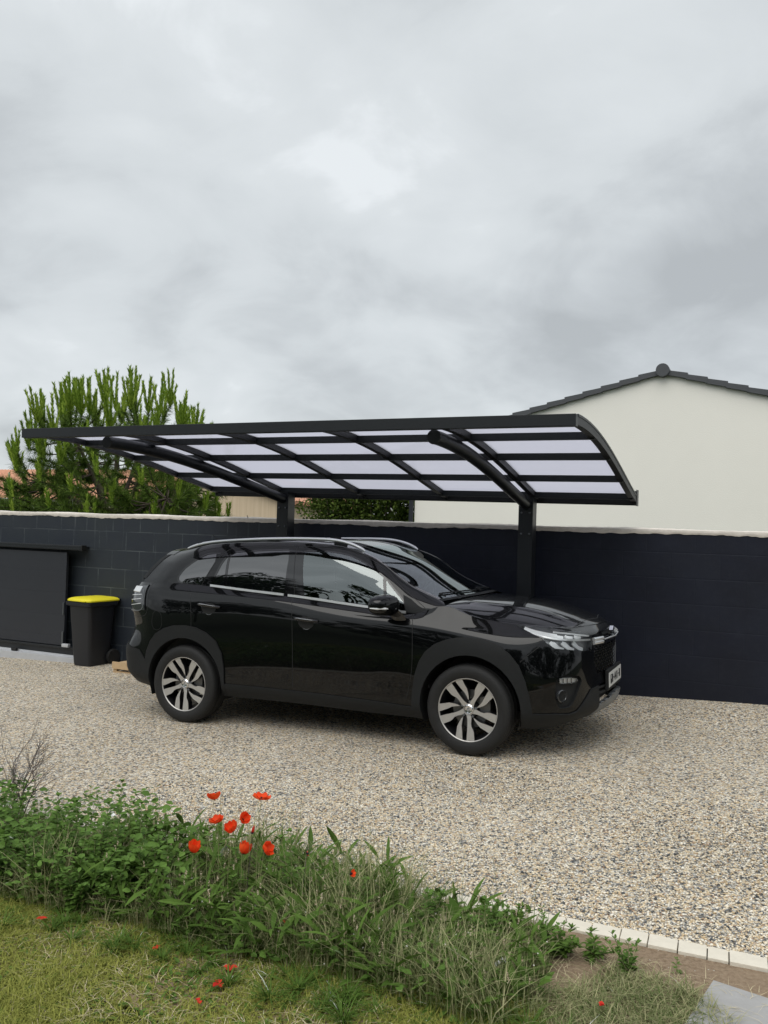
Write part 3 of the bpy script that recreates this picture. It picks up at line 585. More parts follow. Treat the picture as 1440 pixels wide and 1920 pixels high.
def SB(s,w):   # hood: s from S0 to the nose, w 0 edge .. 1 centre line
    s=np.asarray(s,float); w=np.asarray(w,float)
    e=SA(s,np.full(s.shape,7.)); f=(s-S0)/(KA[-1]-S0)
    xc=2.43+(3.445-2.43)*(1-(1-np.clip(f*1.25,0,1))**1.6)
    xc=np.maximum(xc,e[:,0]); 
    x=e[:,0]*(1-w)+xc*w; y=e[:,1]*(1-w)
    zc=1.018*crspline([2.3,2.43,2.6,2.85,3.05,3.2,3.335,3.445],np.array([1.10,1.105,1.10,1.085,1.05,1.008,.965,.925]),x)
    ze=1.018*crspline([2.28,2.38,2.6,2.94,3.08,3.2,3.355,3.445],np.array([1.07,1.065,1.0,.95,.935,.925,.925,.925]),x)
    ye=crspline([2.3,2.38,2.6,2.94,3.1,3.23,3.36,3.43,3.445],np.array([.777,.777,.775,.745,.68,.56,.37,.12,.05]),x)
    r=np.clip(y/ye,0,1); z=e[:,2]*(1-w)**6*0+zc-(zc-ze)*r**2.6
    z+=.006*np.exp(-((y-.50+.1*(x-2.5))/.035)**2)*np.clip((3.35-x)/.2,0,1)*np.clip((x-2.45)/.2,0,1)
    k=np.clip(1-w/.06,0,1)**2; z=z*(1-k)+e[:,2]*k
    return np.stack([x,y,z],-1)

# ------------------------------------------------------------------ the car
CA = Vector((0.9058438, -0.4224019, 0.03199454)); CL = Vector((0.42261826, 0.90630779, 0)); CU = CA.cross(CL)
CO = Vector((-1.31529787, 8.11556622, -0.19582901))
CM = Matrix((CA, CL, CU)).transposed().to_4x4(); CM.translation = CO
car = empty('parked_car', CM, label='black compact SUV parked on the gravel under the carport, front to the right', cat='car')
def poly_in(p, poly):
    x, y = p; c = False; j = len(poly)-1
    for i in range(len(poly)):
        xi, yi = poly[i]; xj, yj = poly[j]
        if (yi > y) != (yj > y) and x < (xj-xi)*(y-yi)/(yj-yi)+xi: c = not c
        j = i
    return c
def smooth_poly(pts, rounds=1):
    for _ in range(rounds):
        o = []
        for i in range(len(pts)):
            a, b2 = pts[i], pts[(i+1) % len(pts)]
            o += [(a[0]*.75+b2[0]*.25, a[1]*.75+b2[1]*.25), (a[0]*.25+b2[0]*.75, a[1]*.25+b2[1]*.75)]
        pts = o
    return pts
def param_grid(s0, s1, t0, t1, ns, nt_, outlines):
    bm = bmesh.new(); g = [[bm.verts.new((s0+(s1-s0)*i/ns, t0+(t1-t0)*j/nt_, 0)) for i in range(ns+1)] for j in range(nt_+1)]
    for j in range(nt_):
        for i in range(ns): bm.faces.new((g[j][i], g[j][i+1], g[j+1][i+1], g[j+1][i]))
    for poly in outlines:
        for i in range(len(poly)):
            a, b2 = poly[i], poly[(i+1) % len(poly)]
            dx, dy = b2[0]-a[0], b2[1]-a[1]
            if abs(dx)+abs(dy) < 1e-6: continue
            x0, x1 = sorted((a[0], b2[0])); y0, y1 = sorted((a[1], b2[1])); fs = []
            for f in bm.faces:
                xs = [q.co.x for q in f.verts]; ys = [q.co.y for q in f.verts]
                if max(xs) >= x0-1e-5 and min(xs) <= x1+1e-5 and max(ys) >= y0-1e-5 and min(ys) <= y1+1e-5: fs.append(f)
            if not fs: continue
            es = {e_ for f in fs for e_ in f.edges}; vv = {q for f in fs for q in f.verts}
            bmesh.ops.bisect_plane(bm, geom=list(vv)+list(es)+fs, plane_co=(a[0], a[1], 0), plane_no=(dy, -dx, 0), dist=1e-5)
    return bm
def surf_normals(S, s, t_, smax, tmax):
    h = 2e-3
    a = S(np.clip(s+h, 0, smax), t_)-S(np.clip(s-h, 0, smax), t_); b2 = S(s, np.clip(t_+h*3, 0, tmax))-S(s, np.clip(t_-h*3, 0, tmax))
    n = np.cross(a, b2); ln = np.linalg.norm(n, axis=1); ln[ln < 1e-12] = 1; return n/ln[:, None]
def surf_part(S, smax, tmax, faces, name, mt, parent, side=-1, off=0.0, lip=0.0, flip=False, **k):
    """faces: lists of (s,t) corners. Builds them on surface S, optionally pushed out by off with a rim turned in by lip."""
    idx = {}; pts = []; fl = []
    for f in faces:
        r = []
        for p in f:
            q = (round(p[0], 5), round(p[1], 5))
            if q not in idx: idx[q] = len(pts); pts.append(q)
            r.append(idx[q])
        fl.append(r)
    A_ = np.array(pts, float); s = np.clip(A_[:, 0], 0, smax); t_ = np.clip(A_[:, 1], 0, tmax)
    P3 = S(s, t_); Nn = surf_normals(S, s, t_, smax, tmax)
    # outward: away from the car's middle
    ctr = P3-np.array([np.clip(P3[:, 0], .2, 2.8).mean()*0+np.clip(P3[:, 0], -.2, 2.9), P3[:, 1]*0, P3[:, 2]*0+.55]).T if False else P3-np.stack([np.clip(P3[:, 0], -.2, 2.9), 0*P3[:, 0], np.full(len(P3), .55)], -1)
    sg = np.sign((Nn*ctr).sum(1)); Nn = Nn*np.where(sg == 0, 1, sg)[:, None]
    P3 = P3+Nn*off
    verts = P3.copy(); norms = Nn.copy(); m = len(pts); ext = []
    if lip:
        cnt = {}
        for f in fl:
            for a, b2 in zip(f, f[1:]+f[:1]): cnt[(min(a, b2), max(a, b2))] = cnt.get((min(a, b2), max(a, b2)), 0)+1
        be = [e_ for e_, c_ in cnt.items() if c_ == 1]; bv = sorted({i for e_ in be for i in e_}); mp = {v_: m+i for i, v_ in enumerate(bv)}
        verts = np.vstack([verts, P3[bv]-Nn[bv]*lip]); ext = [(a, b2, mp[b2], mp[a]) for a, b2 in be]
    verts = verts*np.array([1, side, 1]); norms = norms*np.array([1, side, 1])
    me = bpy.data.meshes.new(name); me.from_pydata(verts.tolist(), [], fl+[list(e_) for e_ in ext]); me.materials.append(mt)
    # orient faces by the analytic normals
    bm = bmesh.new(); bm.from_mesh(me); bm.faces.ensure_lookup_table(); bm.normal_update()
    for i, f in enumerate(bm.faces):
        if i < len(fl):
            nn = Vector(norms[fl[i]].mean(0))
            if f.normal.dot(nn) < 0: f.normal_flip()
    bm.to_mesh(me); bm.free(); me.shade_smooth()
    if not lip:
        me.normals_split_custom_set_from_vertices(norms.tolist())
    else: me.set_sharp_from_angle(angle=R(45))
    o = bpy.data.objects.new(name, me); COL.objects.link(o); o.parent = parent; return tag(o, **k)
def ribbon(S, pts, wdt, hgt, name, mt, parent, side=-1, n=14, off=0.0, smax=9, tmax=7, **k):
    pts = np.array(pts, float); kk = np.arange(len(pts)); q = np.linspace(0, len(pts)-1, n*(len(pts)-1)+1)
    st = crspline(kk, pts, q) if len(pts) > 2 else np.stack([np.interp(q, kk, pts[:, 0]), np.interp(q, kk, pts[:, 1])], -1)
    s, t_ = st[:, 0], np.clip(st[:, 1], 0, tmax); P3 = S(s, t_); Nn = surf_normals(S, s, t_, smax, tmax)
    ctr = P3-np.stack([np.clip(P3[:, 0], -.2, 2.9), 0*P3[:, 0], np.full(len(P3), .55)], -1); Nn *= np.where((Nn*ctr).sum(1) < 0, -1, 1)[:, None]
    T_ = np.gradient(P3, axis=0); T_ /= np.linalg.norm(T_, axis=1)[:, None]+1e-12; B = np.cross(T_, Nn)
    rows = [P3+B*wdt/2+Nn*(off-.003), P3+B*wdt*.42+Nn*(off+hgt), P3-B*wdt*.42+Nn*(off+hgt), P3-B*wdt/2+Nn*(off-.003)]
    V_ = np.stack(rows, 1).reshape(-1, 3)*np.array([1, side, 1]); m = len(P3); mb = MB()
    mb.add(V_.tolist(), [(i*4+j, i*4+j+1, i*4+5+j, i*4+4+j) for i in range(m-1) for j in range(3)]+[(0, 1, 2, 3), (m*4-1, m*4-2, m*4-3, m*4-4)])
    return mb.build(name, mt, parent, smooth=True, **k)
SMX = float(KA[-1])
# (x,z) in the side view -> (s,t) on the lower body
gs, gt_ = np.meshgrid(np.linspace(.85, 4.95, 320), np.linspace(0, 7, 90)); gs, gt_ = gs.ravel(), gt_.ravel(); GP = SA(gs, gt_)
def inv(x, z):
    if z < .262: 
        i = np.argmin(abs(GP[:, 0]-x)+10*(gt_ > .2)); return (float(gs[i]), -.3+ (z-.2))
    i = np.argmin((GP[:, 0]-x)**2+(GP[:, 2]-z)**2); p = np.array([gs[i], gt_[i]])
    for _ in range(8):
        f0 = SA(p[:1], p[1:])[0][[0, 2]]-(x, z); J = np.stack([(SA(p[:1]+1e-4, p[1:])[0][[0, 2]]-(x, z)-f0)/1e-4, (SA(p[:1], p[1:]+1e-4)[0][[0, 2]]-(x, z)-f0)/1e-4], 1)
        try: p = p-np.clip(np.linalg.solve(J, f0), -.1, .1)
        except Exception: break
    return (float(p[0]), float(p[1]))
def xz(pts): return [inv(*p) for p in pts]
def arcpts(cx_, cz_, r, zb, n=26):
    a0 = math.asin((zb-cz_)/r) if zb < cz_ else 0
    return [(cx_+r*math.cos(a0+(math.pi-2*a0)*i/n), cz_+r*math.sin(a0+(math.pi-2*a0)*i/n)) for i in range(n+1)]
ARR = xz(arcpts(.012, .350, .385, .27)) + [inv(-.36, .15), inv(.385, .15)]
ARF = xz(arcpts(2.608, .350, .388, .24)) + [inv(2.235, .10), inv(2.98, .10)]
OUR = xz([(.44, .24), (.428, .36), (.425, .50), (.405, .62), (.345, .725), (.25, .79), (.14, .83), (.02, .845), (-.10, .838), (-.20, .81), (-.29, .76), (-.355, .69), (-.40, .60), (-.418, .50), (-.42, .40), (-.42, .24)])
OUF = xz([(3.085, .20), (3.073, .36), (3.058, .46), (3.03, .57), (2.985, .68), (2.915, .765), (2.82, .828), (2.72, .858), (2.617, .866), (2.52, .862), (2.43, .842), (2.34, .805), (2.265, .745), (2.215, .67), (2.18, .57), (2.158, .45), (2.15, .35), (2.15, .20)])
SIL = xz([(.38, .367), (.9, .361), (1.36, .353), (1.8, .337), (2.2, .318), (2.2, .20), (1.3, .20), (.38, .22)])
HEAD = [(4.48, 6.985), (4.557, 6.985), (4.779, 6.9), (5.062, 6.45), (5.194, 5.76), (5.173, 4.772), (5.153, 4.311), (4.966, 4.472), (4.783, 4.599), (4.722, 5.038), (4.672, 5.699), (4.581, 6.337)]
TAIL = [(1.057, 6.54), (1.065, 6.72), (1.069, 6.192), (1.075, 5.34), (1.087, 4.771), (.70, 4.80), (.62, 5.0), (.60, 6.3), (.80, 6.45)]
CLADF = [(4.50, -.4), (4.505, 1.185), (4.774, 1.09), (4.90, .90), (4.955, 1.0), (5.016, 1.529), (5.12, 2.22), (5.225, 2.30), (5.218, 1.186), (5.19, -.4)]
FOGH = smooth_poly([(4.788, 3.092), (4.969, 3.135), (5.013, 2.842), (4.977, 2.429), (4.908, 1.418), (4.855, 1.308), (4.796, 1.395), (4.771, 2.211)])
DRL = smooth_poly([(4.812, 2.963), (4.947, 2.978), (4.972, 2.832), (4.945, 2.701), (4.82, 2.669), (4.808, 2.803)])
GRIL = [(5.192, 4.70), (5.361, 4.66), (5.72, 4.66), (5.72, 3.25), (5.45, 3.15), (5.24, 3.078), (5.186, 3.696)]
UPGR = [(5.23, 5.70), (5.356, 6.0), (5.72, 6.0), (5.72, 5.25), (5.384, 5.394)]
INTK = [(5.235, 2.30), (5.386, 2.48), (5.72, 2.5), (5.72, 1.62), (5.225, 1.22)]
SKID = [(5.222, 1.16), (5.72, 1.58), (5.72, -.4), (5.20, -.4)]
RBUM = [(-.1, 3.35), (.45, 3.3), (.839, 3.128), (1.038, 2.854), (1.14, 2.1), (1.18, -.4), (-.1, -.4)]
DR_R = [(1.56, 7.2), (1.58, 6.076), (1.612, 4.672), (1.617, 4.009), (1.62, 2.5), (1.9, .5), (2.618, .5), (2.618, 1.351), (2.623, 3.835), (2.575, 7.2)]
DR_F = [(2.575, 7.2), (2.623, 3.835), (2.618, 1.351), (2.618, .5), (3.60, .5), (3.629, 1.38), (3.654, 1.986), (3.683, 3.063), (3.686, 4.372), (3.65, 7.2)]
regions = [('hole', ARR), ('hole', ARF), ('head', HEAD), ('tail', TAIL), ('drl', DRL), ('fog', FOGH), ('grille', GRIL), ('upgr', UPGR), ('intake', INTK), ('skid', SKID),
           ('cladf', CLADF), ('clad_rear_arch', OUR), ('clad_front_arch', OUF), ('sill', SIL), ('rbum', RBUM), ('door_r', DR_R), ('door_f', DR_F)]
bm = param_grid(0, SMX, 0, 7, 130, 40, [p for _, p in regions]); sets = {}
for f in bm.faces:
    c_ = f.calc_center_median(); key = 'body'
    for nm_, po in regions:
        if poly_in((c_.x, c_.y), po): key = nm_; break
    sets.setdefault(key, []).append([(q.co.x, q.co.y) for q in f.verts])
bm.free()
QWIN = smooth_poly([(2.255, 3.221), (2.43, 3.143), (2.608, 2.034), (2.658, 1.059), (2.661, .531), (2.629, .208), (2.50, .06), (2.43, .05), (2.40, .1)])
RWIN = [(2.304, .149), (2.255, 1.2), (2.218, 2.157), (2.182, 2.796), (2.14, 3.199), (2.08, 3.33), (1.577, 3.584), (1.56, 2.814), (1.552, .143)]
FWIN = [(1.426, 3.526), (1.264, 3.583), (1.018, 3.519), (.848, 3.424), (.694, 3.188), (.584, 2.829), (.50, 2.2), (.403, 1.225), (.405, .384), (.417, .2), (1.362, .12)]
FTRI = [(.40, 2.0), (.36, 1.95), (.314, 1.80), (.199, .564), (.21, .12), (.233, .042), (.40, .06)]
PILB = [(1.577, 3.584), (1.426, 3.526), (1.362, .03), (1.552, .03)]
WSCR = [(.03, 5.08), (.87, 5.08), (.87, 7.2), (.03, 7.2)]
HDRB = [(.87, 5.0), (.905, 5.0), (.905, 7.2), (.87, 7.2)]; COWL = [(-.1, 3.9), (.03, 3.9), (.03, 7.2), (-.1, 7.2)]
cregs = [('qwin', QWIN), ('rwin', RWIN), ('fwin', FWIN), ('ftri', FTRI), ('pilb', PILB), ('ws', WSCR), ('cowl', COWL)]
bm = param_grid(0, 3.15, 0, 7, 90, 44, [p for _, p in cregs]); csets = {}
for f in bm.faces:
    c_ = f.calc_center_median(); key = 'top'
    for nm_, po in cregs:
        if poly_in((c_.x, c_.y), po): key = nm_; break
    csets.setdefault(key, []).append([(q.co.x, q.co.y) for q in f.verts])
bm.free()
SAp = lambda fs, nm_, mt, par=car, **k: surf_part(SA, SMX, 7, fs, nm_, mt, par, **k)
SCp = lambda fs, nm_, mt, par=car, **k: surf_part(SC, 3.15, 7, fs, nm_, mt, par, **k)
def fuse(objs, name):       # both flanks of one panel become one mesh
    a = objs[0]; me = a.data; vs_, fs_, nn = [], [], []
    for o in objs:
        b0 = len(vs_); vs_ += [q.co[:] for q in o.data.vertices]; fs_ += [tuple(i+b0 for i in p.vertices) for p in o.data.polygons]
        nn += [tuple(o.data.corner_normals[i].vector) for i in range(len(o.data.loops))]
    m2 = bpy.data.meshes.new(name); m2.from_pydata(vs_, [], fs_); m2.materials.append(me.materials[0]); m2.shade_smooth(); m2.normals_split_custom_set(nn)
    o2 = bpy.data.objects.new(name, m2); COL.objects.link(o2); o2.parent = car
    for o in objs: bpy.data.objects.remove(o)
    return o2
allA = sets['body']; far = sets['body']+sets['door_r']+sets['door_f']
fuse([SAp(allA, 'body', MT['paint']), SAp(far, 'body', MT['paint'], side=1), SCp(csets['top'], 'body', MT['paint']), SCp(csets['top'], 'body', MT['paint'], side=1)], 'body')
fuse([SCp(csets['ws'], 'windscreen', MT['glass']), SCp(csets['ws'], 'windscreen', MT['glass'], side=1)], 'windscreen')
fuse([SCp(csets['cowl'], 'cowl', MT['clad']), SCp(csets['cowl'], 'cowl', MT['clad'], side=1)], 'cowl_panel')
dr = SAp(sets['door_r'], 'door', MT['paint'], label='rear side door'); df = SAp(sets['door_f'], 'door', MT['paint'], label='front side door')
for sd_ in (-1, 1):
    pr, pf = (dr, df) if sd_ < 0 else (car, car)
    SCp(csets['qwin'], 'quarter_window', MT['glassd'], side=sd_)
    SCp(csets['rwin'], 'window', MT['glassd'], pr, side=sd_); SCp(csets['fwin'], 'window', MT['glass'], pf, side=sd_)
    SCp(csets['ftri'], 'corner_trim', MT['clad'], pf, side=sd_, off=.004, lip=.01)
    SCp(csets['pilb'], 'pillar_trim', MT['gloss'], car, side=sd_)
    SAp(sets['clad_rear_arch'], 'wheel_arch_trim', MT['clad'], side=sd_, off=.012, lip=.035)
    SAp(sets['clad_front_arch'], 'wheel_arch_trim', MT['clad'], side=sd_, off=.012, lip=.035)
    SAp(sets['sill'], 'sill_trim', MT['clad'], side=sd_, off=.010, lip=.02)
    SAp(sets['cladf'], 'bumper_trim', MT['clad'], side=sd_, off=.012, lip=.03)
    SAp(sets['rbum'], 'bumper_trim', MT['clad'], side=sd_, off=.008, lip=.02)
    SAp(sets['fog'], 'fog_lamp_surround', MT['clad'], side=sd_, off=-.022, lip=-.022)
fuse([SAp(sets['grille'], 'g', MT['black'], off=-.03), SAp(sets['grille'], 'g', MT['black'], side=1, off=-.03), SAp(sets['upgr'], 'g', MT['black'], off=-.03), SAp(sets['upgr'], 'g', MT['black'], side=1, off=-.03), SAp(sets['intake'], 'g', MT['black'], off=-.04), SAp(sets['intake'], 'g', MT['black'], side=1, off=-.04)], 'grille_backing')
fuse([SAp(sets['skid'], 's', MT['silver'], off=.014, lip=.03), SAp(sets['skid'], 's', MT['silver'], side=1, off=.014, lip=.03)], 'skid_plate')
# hood
hf = []; hn, hm = 64, 26
for i in range(hn):
    for j in range(hm): s0_, s1_ = S0+(SMX-S0)*i/hn, S0+(SMX-S0)*(i+1)/hn; w0, w1 = j/hm, (j+1)/hm; hf.append([(s0_, w0), (s1_, w0), (s1_, w1), (s0_, w1)])
hood = fuse([surf_part(SB, SMX, 1, hf, 'hood', MT['paint'], car), surf_part(SB, SMX, 1, hf, 'hood', MT['paint'], car, side=1)], 'hood')
for sd_ in (-1, 1):
    ribbon(SB, [(S0+.02, .004), (4.2, .004), (4.6, .004), (5.0, .006), (5.2, .008)], .006, .0006, 'shut_line', MT['black'], hood, side=sd_, smax=SMX, tmax=1)
    ribbon(SB, [(5.04, .0), (5.04, .33), (5.04, .66), (5.04, 1.0)], .005, .0006, 'shut_line', MT['black'], hood, side=sd_, smax=SMX, tmax=1)
# rear hatch glass and spoiler
q = np.linspace(0, 4.3, 14); E_ = SC(np.full(14, 3.15), q); mb = MB(); vs_ = []
for i in range(14):
    for j in range(13):
        w_ = (j-6)/6; vs_.append((E_[i, 0]-.06*(1-w_*w_), E_[i, 1]*w_, E_[i, 2]+.004*(1-w_*w_)))
mb.add(vs_, [(i*13+j, i*13+j+1, (i+1)*13+j+1, (i+1)*13+j) for i in range(13) for j in range(12)]); mb.build('rear_window', MT['glassd'], car, smooth=70)
q = np.linspace(3.6, 7, 12); E_ = SC(np.full(12, 3.15), q); E2 = SC(np.full(12, 3.05), q); vs_ = []
prof = [(E2, .004, 0), (E_, .006, 0), (E_, .0, -.115), (E_, -.022, -.115), (E_, -.05, .0)]
full = []
for sd_ in (1, -1):
    r_ = range(12) if sd_ > 0 else range(10, -1, -1)
    for i in r_: full.append([(A0[i, 0]+dx+(.05*(1-i/11)**2 if dx else 0), sd_*A0[i, 1]*(.97 if dx else 1), A0[i, 2]+dz) for A0, dz, dx in prof])
mb = MB(); mb.add(sum(full, []), [(i*5+j, i*5+j+1, (i+1)*5+j+1, (i+1)*5+j) for i in range(len(full)-1) for j in range(4)]+[(0, 1, 2, 3, 4), tuple(range(len(full)*5-5, len(full)*5))]); mb.build('spoiler', MT['paint'], car, smooth=30)
for sd_ in (-1, 1):     # dark fin between hatch glass and rear quarter
    mb = MB(); vs_ = []
    for i, tt in enumerate(np.linspace(.5, 3.9, 9)):
        p = SC(np.array([3.15]), np.array([tt]))[0]; vs_ += [(p[0]+.004, sd_*(p[1]+.003), p[2]+.003), (p[0]-.055-.01*i/8, sd_*(p[1]-.02), p[2]+.002), (p[0]-.05, sd_*(p[1]-.04), p[2]-.01)]
    mb.add(vs_, [(i*3+j, i*3+j+1, i*3+4+j, i*3+3+j) for i in range(8) for j in range(2)]); mb.build('hatch_fin', MT['clad'], car, smooth=True)
# seams, chrome, gaskets on the near side
def seam(S, pts, par, sd_=-1, wd=.0055, mt='black', nm_='shut_line', h=.0005, off=0): return ribbon(S, pts, wd, h, nm_, MT[mt], par, side=sd_, smax=SMX if S is SA else 3.15, tmax=7, off=off)
seam(SA, [(1.58, 6.076), (1.612, 4.672), (1.617, 4.05)], dr); seam(SA, [(2.58, 6.9), (2.61, 5.2), (2.623, 3.835), (2.622, 2.5), (2.618, 1.35)], df)
seam(SA, [(3.65, 6.95), (3.676, 5.6), (3.686, 4.372), (3.683, 3.063), (3.654, 1.986), (3.629, 1.38)], df); seam(SA, [(4.668, 4.725), (4.6, 4.17), (4.524, 3.624)], car)
seam(SC, [(2.40, .02), (2.33, 1.4), (2.268, 2.589), (2.197, 3.40), (2.08, 3.70), (1.55, 3.95)], dr); seam(SC, [(1.511, 3.95), (1.50, 3.0), (1.455, .02)], df)
seam(SC, [(1.511, 3.95), (1.10, 4.0), (.80, 3.95), (.55, 3.6), (.40, 2.9), (.30, 2.3), (.20, .9), (.21, .02)], df)
seam(SA, [(.62, 4.5), (.86, 4.55), (1.10, 4.6), (1.115, 5.6), (1.10, 6.9)], car); seam(SA, [(1.2, 4.63), (1.235, 4.75), (1.29, 4.6), (1.305, 4.2), (1.275, 3.95), (1.22, 3.97), (1.19, 4.25), (1.2, 4.63)], car, wd=.004, nm_='fuel_flap')
for sd_ in (-1, 1):
    pr, pf = (dr, df) if sd_ < 0 else (car, car)
    seam(SC, [(2.305, .06), (2.0, .05), (1.56, .05)], pr, sd_, .022, 'satin', 'chrome_strip', .007); seam(SC, [(1.52, .05), (1.0, .05), (.40, .06)], pf, sd_, .022, 'satin', 'chrome_strip', .007)
    seam(SC, [(2.305, .15), (2.255, 1.2), (2.218, 2.157), (2.182, 2.796), (2.14, 3.199), (2.08, 3.34), (1.577, 3.60)], pr, sd_, .016, 'gloss', 'gasket', .003)
    seam(SC, [(1.426, 3.54), (1.264, 3.60), (1.018, 3.54), (.848, 3.44), (.694, 3.20), (.584, 2.84), (.50, 2.2), (.403, 1.225), (.403, .2)], pf, sd_, .016, 'gloss', 'gasket', .003)
    seam(SC, [(2.15, .08), (2.15, 3.2)], pr, sd_, .028, 'gloss', 'window_bar', .003); seam(SC, [(.60, .1), (.588, 2.8)], pf, sd_, .028, 'gloss', 'window_bar', .003)
    seam(SC, [(2.25, 3.25), (2.43, 3.17), (2.61, 2.06), (2.665, 1.07), (2.668, .53), (2.63, .17), (2.48, .03)], car, sd_, .010, 'gloss', 'gasket', .002)
    seam(SC, [(.87, 5.04), (.6, 5.04), (.3, 5.04), (.03, 5.04)], car, sd_, .035, 'gloss', 'pillar_trim', .002)
    # roof rail
    rp = [(-.20, .565, 1.512), (-.14, .568, 1.53), (-.03, .572, 1.555), (.15, .575, 1.576), (.45, .578, 1.592), (.8, .578, 1.601), (1.1, .576, 1.600), (1.30, .573, 1.592), (1.45, .570, 1.566), (1.56, .566, 1.525), (1.60, .564, 1.500)]
    rp = crspline(range(len(rp)), np.array(rp), np.linspace(0, len(rp)-1, 50)); mb = MB(); mb.tube([(p[0], sd_*p[1], p[2]-.008) for p in rp], [.008+.005*math.sin(math.pi*min(1, i/8)/2)*math.sin(math.pi*min(1, (49-i)/8)/2) for i in range(50)], 12, flat=1.1); rr_ = mb.build('roof_rail', MT['satin'], car, smooth=True)
    for x_, z_ in ((-.02, 1.52), (.72, 1.568), (1.38, 1.53)): mb = MB(); mb.box(x_-.06, x_+.06, sd_*.57-.010, sd_*.57+.010, z_-.03, z_+.04, b=.005); mb.build('rail_foot', MT['clad'], rr_, smooth=True)
# honeycomb in the grille
mb = MB()
for i in range(19):
    for j in range(9):
        y_ = -.54+.06*i+(.03 if j % 2 else 0); tt = 3.2+j*.17
        if abs(y_) > .53: continue
        s_ = float(np.interp(abs(y_), [0, .38, .655], [SMX, KA[-2], KA[-3]])); p = SA(np.array([s_]), np.array([tt]))[0]
        mb.tube([(p[0]-.012, y_-.022, p[2]), (p[0]-.004, y_, p[2]-.012), (p[0]-.012, y_+.022, p[2])], .0045, 5); mb.tube([(p[0]-.010, y_, p[2]-.012), (p[0]-.010, y_, p[2]-.028)], .0045, 5)
mb.build('grille_mesh', MT['gloss'], car, smooth=True)
mb = MB()
for tt in (5.5, 5.68, 5.86):
    pr_ = SA(np.linspace(5.40, SMX, 10), np.full(10, tt)); pts = [(p[0]-.010, -p[1], p[2]) for p in pr_]+[(p[0]-.010, p[1], p[2]) for p in pr_[::-1][1:]]; mb.tube(pts, .004, 6)
for tt in (1.75, 2.1):
    pr_ = SA(np.linspace(5.25, SMX, 10), np.full(10, tt)); pts = [(p[0]-.012, -p[1], p[2]) for p in pr_]+[(p[0]-.012, p[1], p[2]) for p in pr_[::-1][1:]]; mb.tube(pts, .010, 6)
mb.build('intake_slats', MT['clad'], car, smooth=True)
pr_ = SA(np.linspace(5.345, SMX, 12), np.full(12, 4.98)); mb = MB(); pts = [(p[0]+.010, -p[1], p[2]) for p in pr_]+[(p[0]+.010, p[1], p[2]) for p in pr_[::-1][1:]]
mb.tube(pts, .016, 10, flat=1.0); br_ = mb.build('grille_bar', MT['gloss'], car, smooth=True)
mb = MB(); mb.tube([(p[0]+.014, p[1], p[2]+.011) for p in [Vector(q_) for q_ in pts]], .005, 6); mb.build('bar_highlight', MT['satin'], br_, smooth=True)
for sd_ in (-1, 1):
    mb = MB()
    for dz in (.012, -.014):
        pr_ = SA(np.linspace(5.185, 5.345, 5), np.full(5, 5.08)); mb.tube([(p[0]+.010, sd_*p[1], p[2]+dz) for p in pr_], .0135, 10)
    mb.build('chrome_end', MT['satin'], br_, smooth=True)
# maker's emblem: a slanted angular letter-like mark, chromed
mb = MB(); ex = 3.527
mk = [(-.052, .022), (.0, .062), (.054, .024), (.018, .024), (-.002, .037), (-.018, .024), (.052, -.022), (.0, -.062), (-.054, -.024), (-.018, -.024), (.002, -.037), (.018, -.024)]
mb.prism([(y_*.8, z_*.72+.868) for y_, z_ in mk], ex-.05, ex-.022, 'x'); mb.build('emblem', MT['chrome'], car)
mb = MB(); mb.box(3.485, 3.512, -.27, .27, .445, .60, b=.008); ph = mb.build('plate_holder', MT['clad'], car, smooth=True)
mb = MB(); mb.box(3.512, 3.516, -.26, .26, .470, .580, b=.0015); pn = mb.build('number_plate', MT['plate'], car)
# plate lettering
GL = {'G': [(0, 0, 0, 1), (0, 1, .9, 1), (0, 0, .9, 0), (.9, 0, .9, .45), (.45, .45, .9, .45)], 'M': [(0, 0, 0, 1), (0, 1, .5, .4), (.5, .4, 1, 1), (1, 1, 1, 0)], '-': [(.1, .5, .8, .5)], '4': [(.7, 0, .7, 1), (.7, 1, 0, .35), (0, .35, 1, .35)], '1': [(.5, 0, .5, 1), (.5, 1, .2, .75)]}
mb = MB(); y_ = -.205
for ch in 'GM-441-M':
    for x0, z0, x1, z1 in GL[ch]:
        a, b2 = Vector((3.517, y_+x0*.034, .495+z0*.062)), Vector((3.517, y_+x1*.034, .495+z1*.062)); mb.tube([a, b2], .0036, 6)
    y_ += .052
mb.build('lettering', MT['ink'], pn)
# headlights
m, t_, b_ = material('clear lamp lens'); o_ = t_.nodes['Material Output']; t_.nodes.remove(b_)
tp = t_.nodes.new('ShaderNodeBsdfTransparent'); gl = t_.nodes.new('ShaderNodeBsdfGlossy'); gl.inputs['Roughness'].default_value = .02; fr = t_.nodes.new('ShaderNodeFresnel'); fr.inputs[0].default_value = 1.5; mx = t_.nodes.new('ShaderNodeMixShader')
t_.links.new(fr.outputs[0], mx.inputs[0]); t_.links.new(tp.outputs[0], mx.inputs[1]); t_.links.new(gl.outputs[0], mx.inputs[2]); t_.links.new(mx.outputs[0], o_.inputs[0]); MT['lens'] = m
def pt_n(S, s_, tt, d=0.0):
    a = np.array([s_]); b2 = np.array([tt]); p = S(a, b2)[0]; n_ = surf_normals(S, a, b2, SMX, 7)[0]
    if np.dot(n_, p-np.array([min(p[0], 2.9), 0, .55])) < 0: n_ = -n_
    return Vector(p+n_*d), Vector(n_)
MT['lamph'] = plain('lamp housing', (.30, .31, .32), .25, .5)
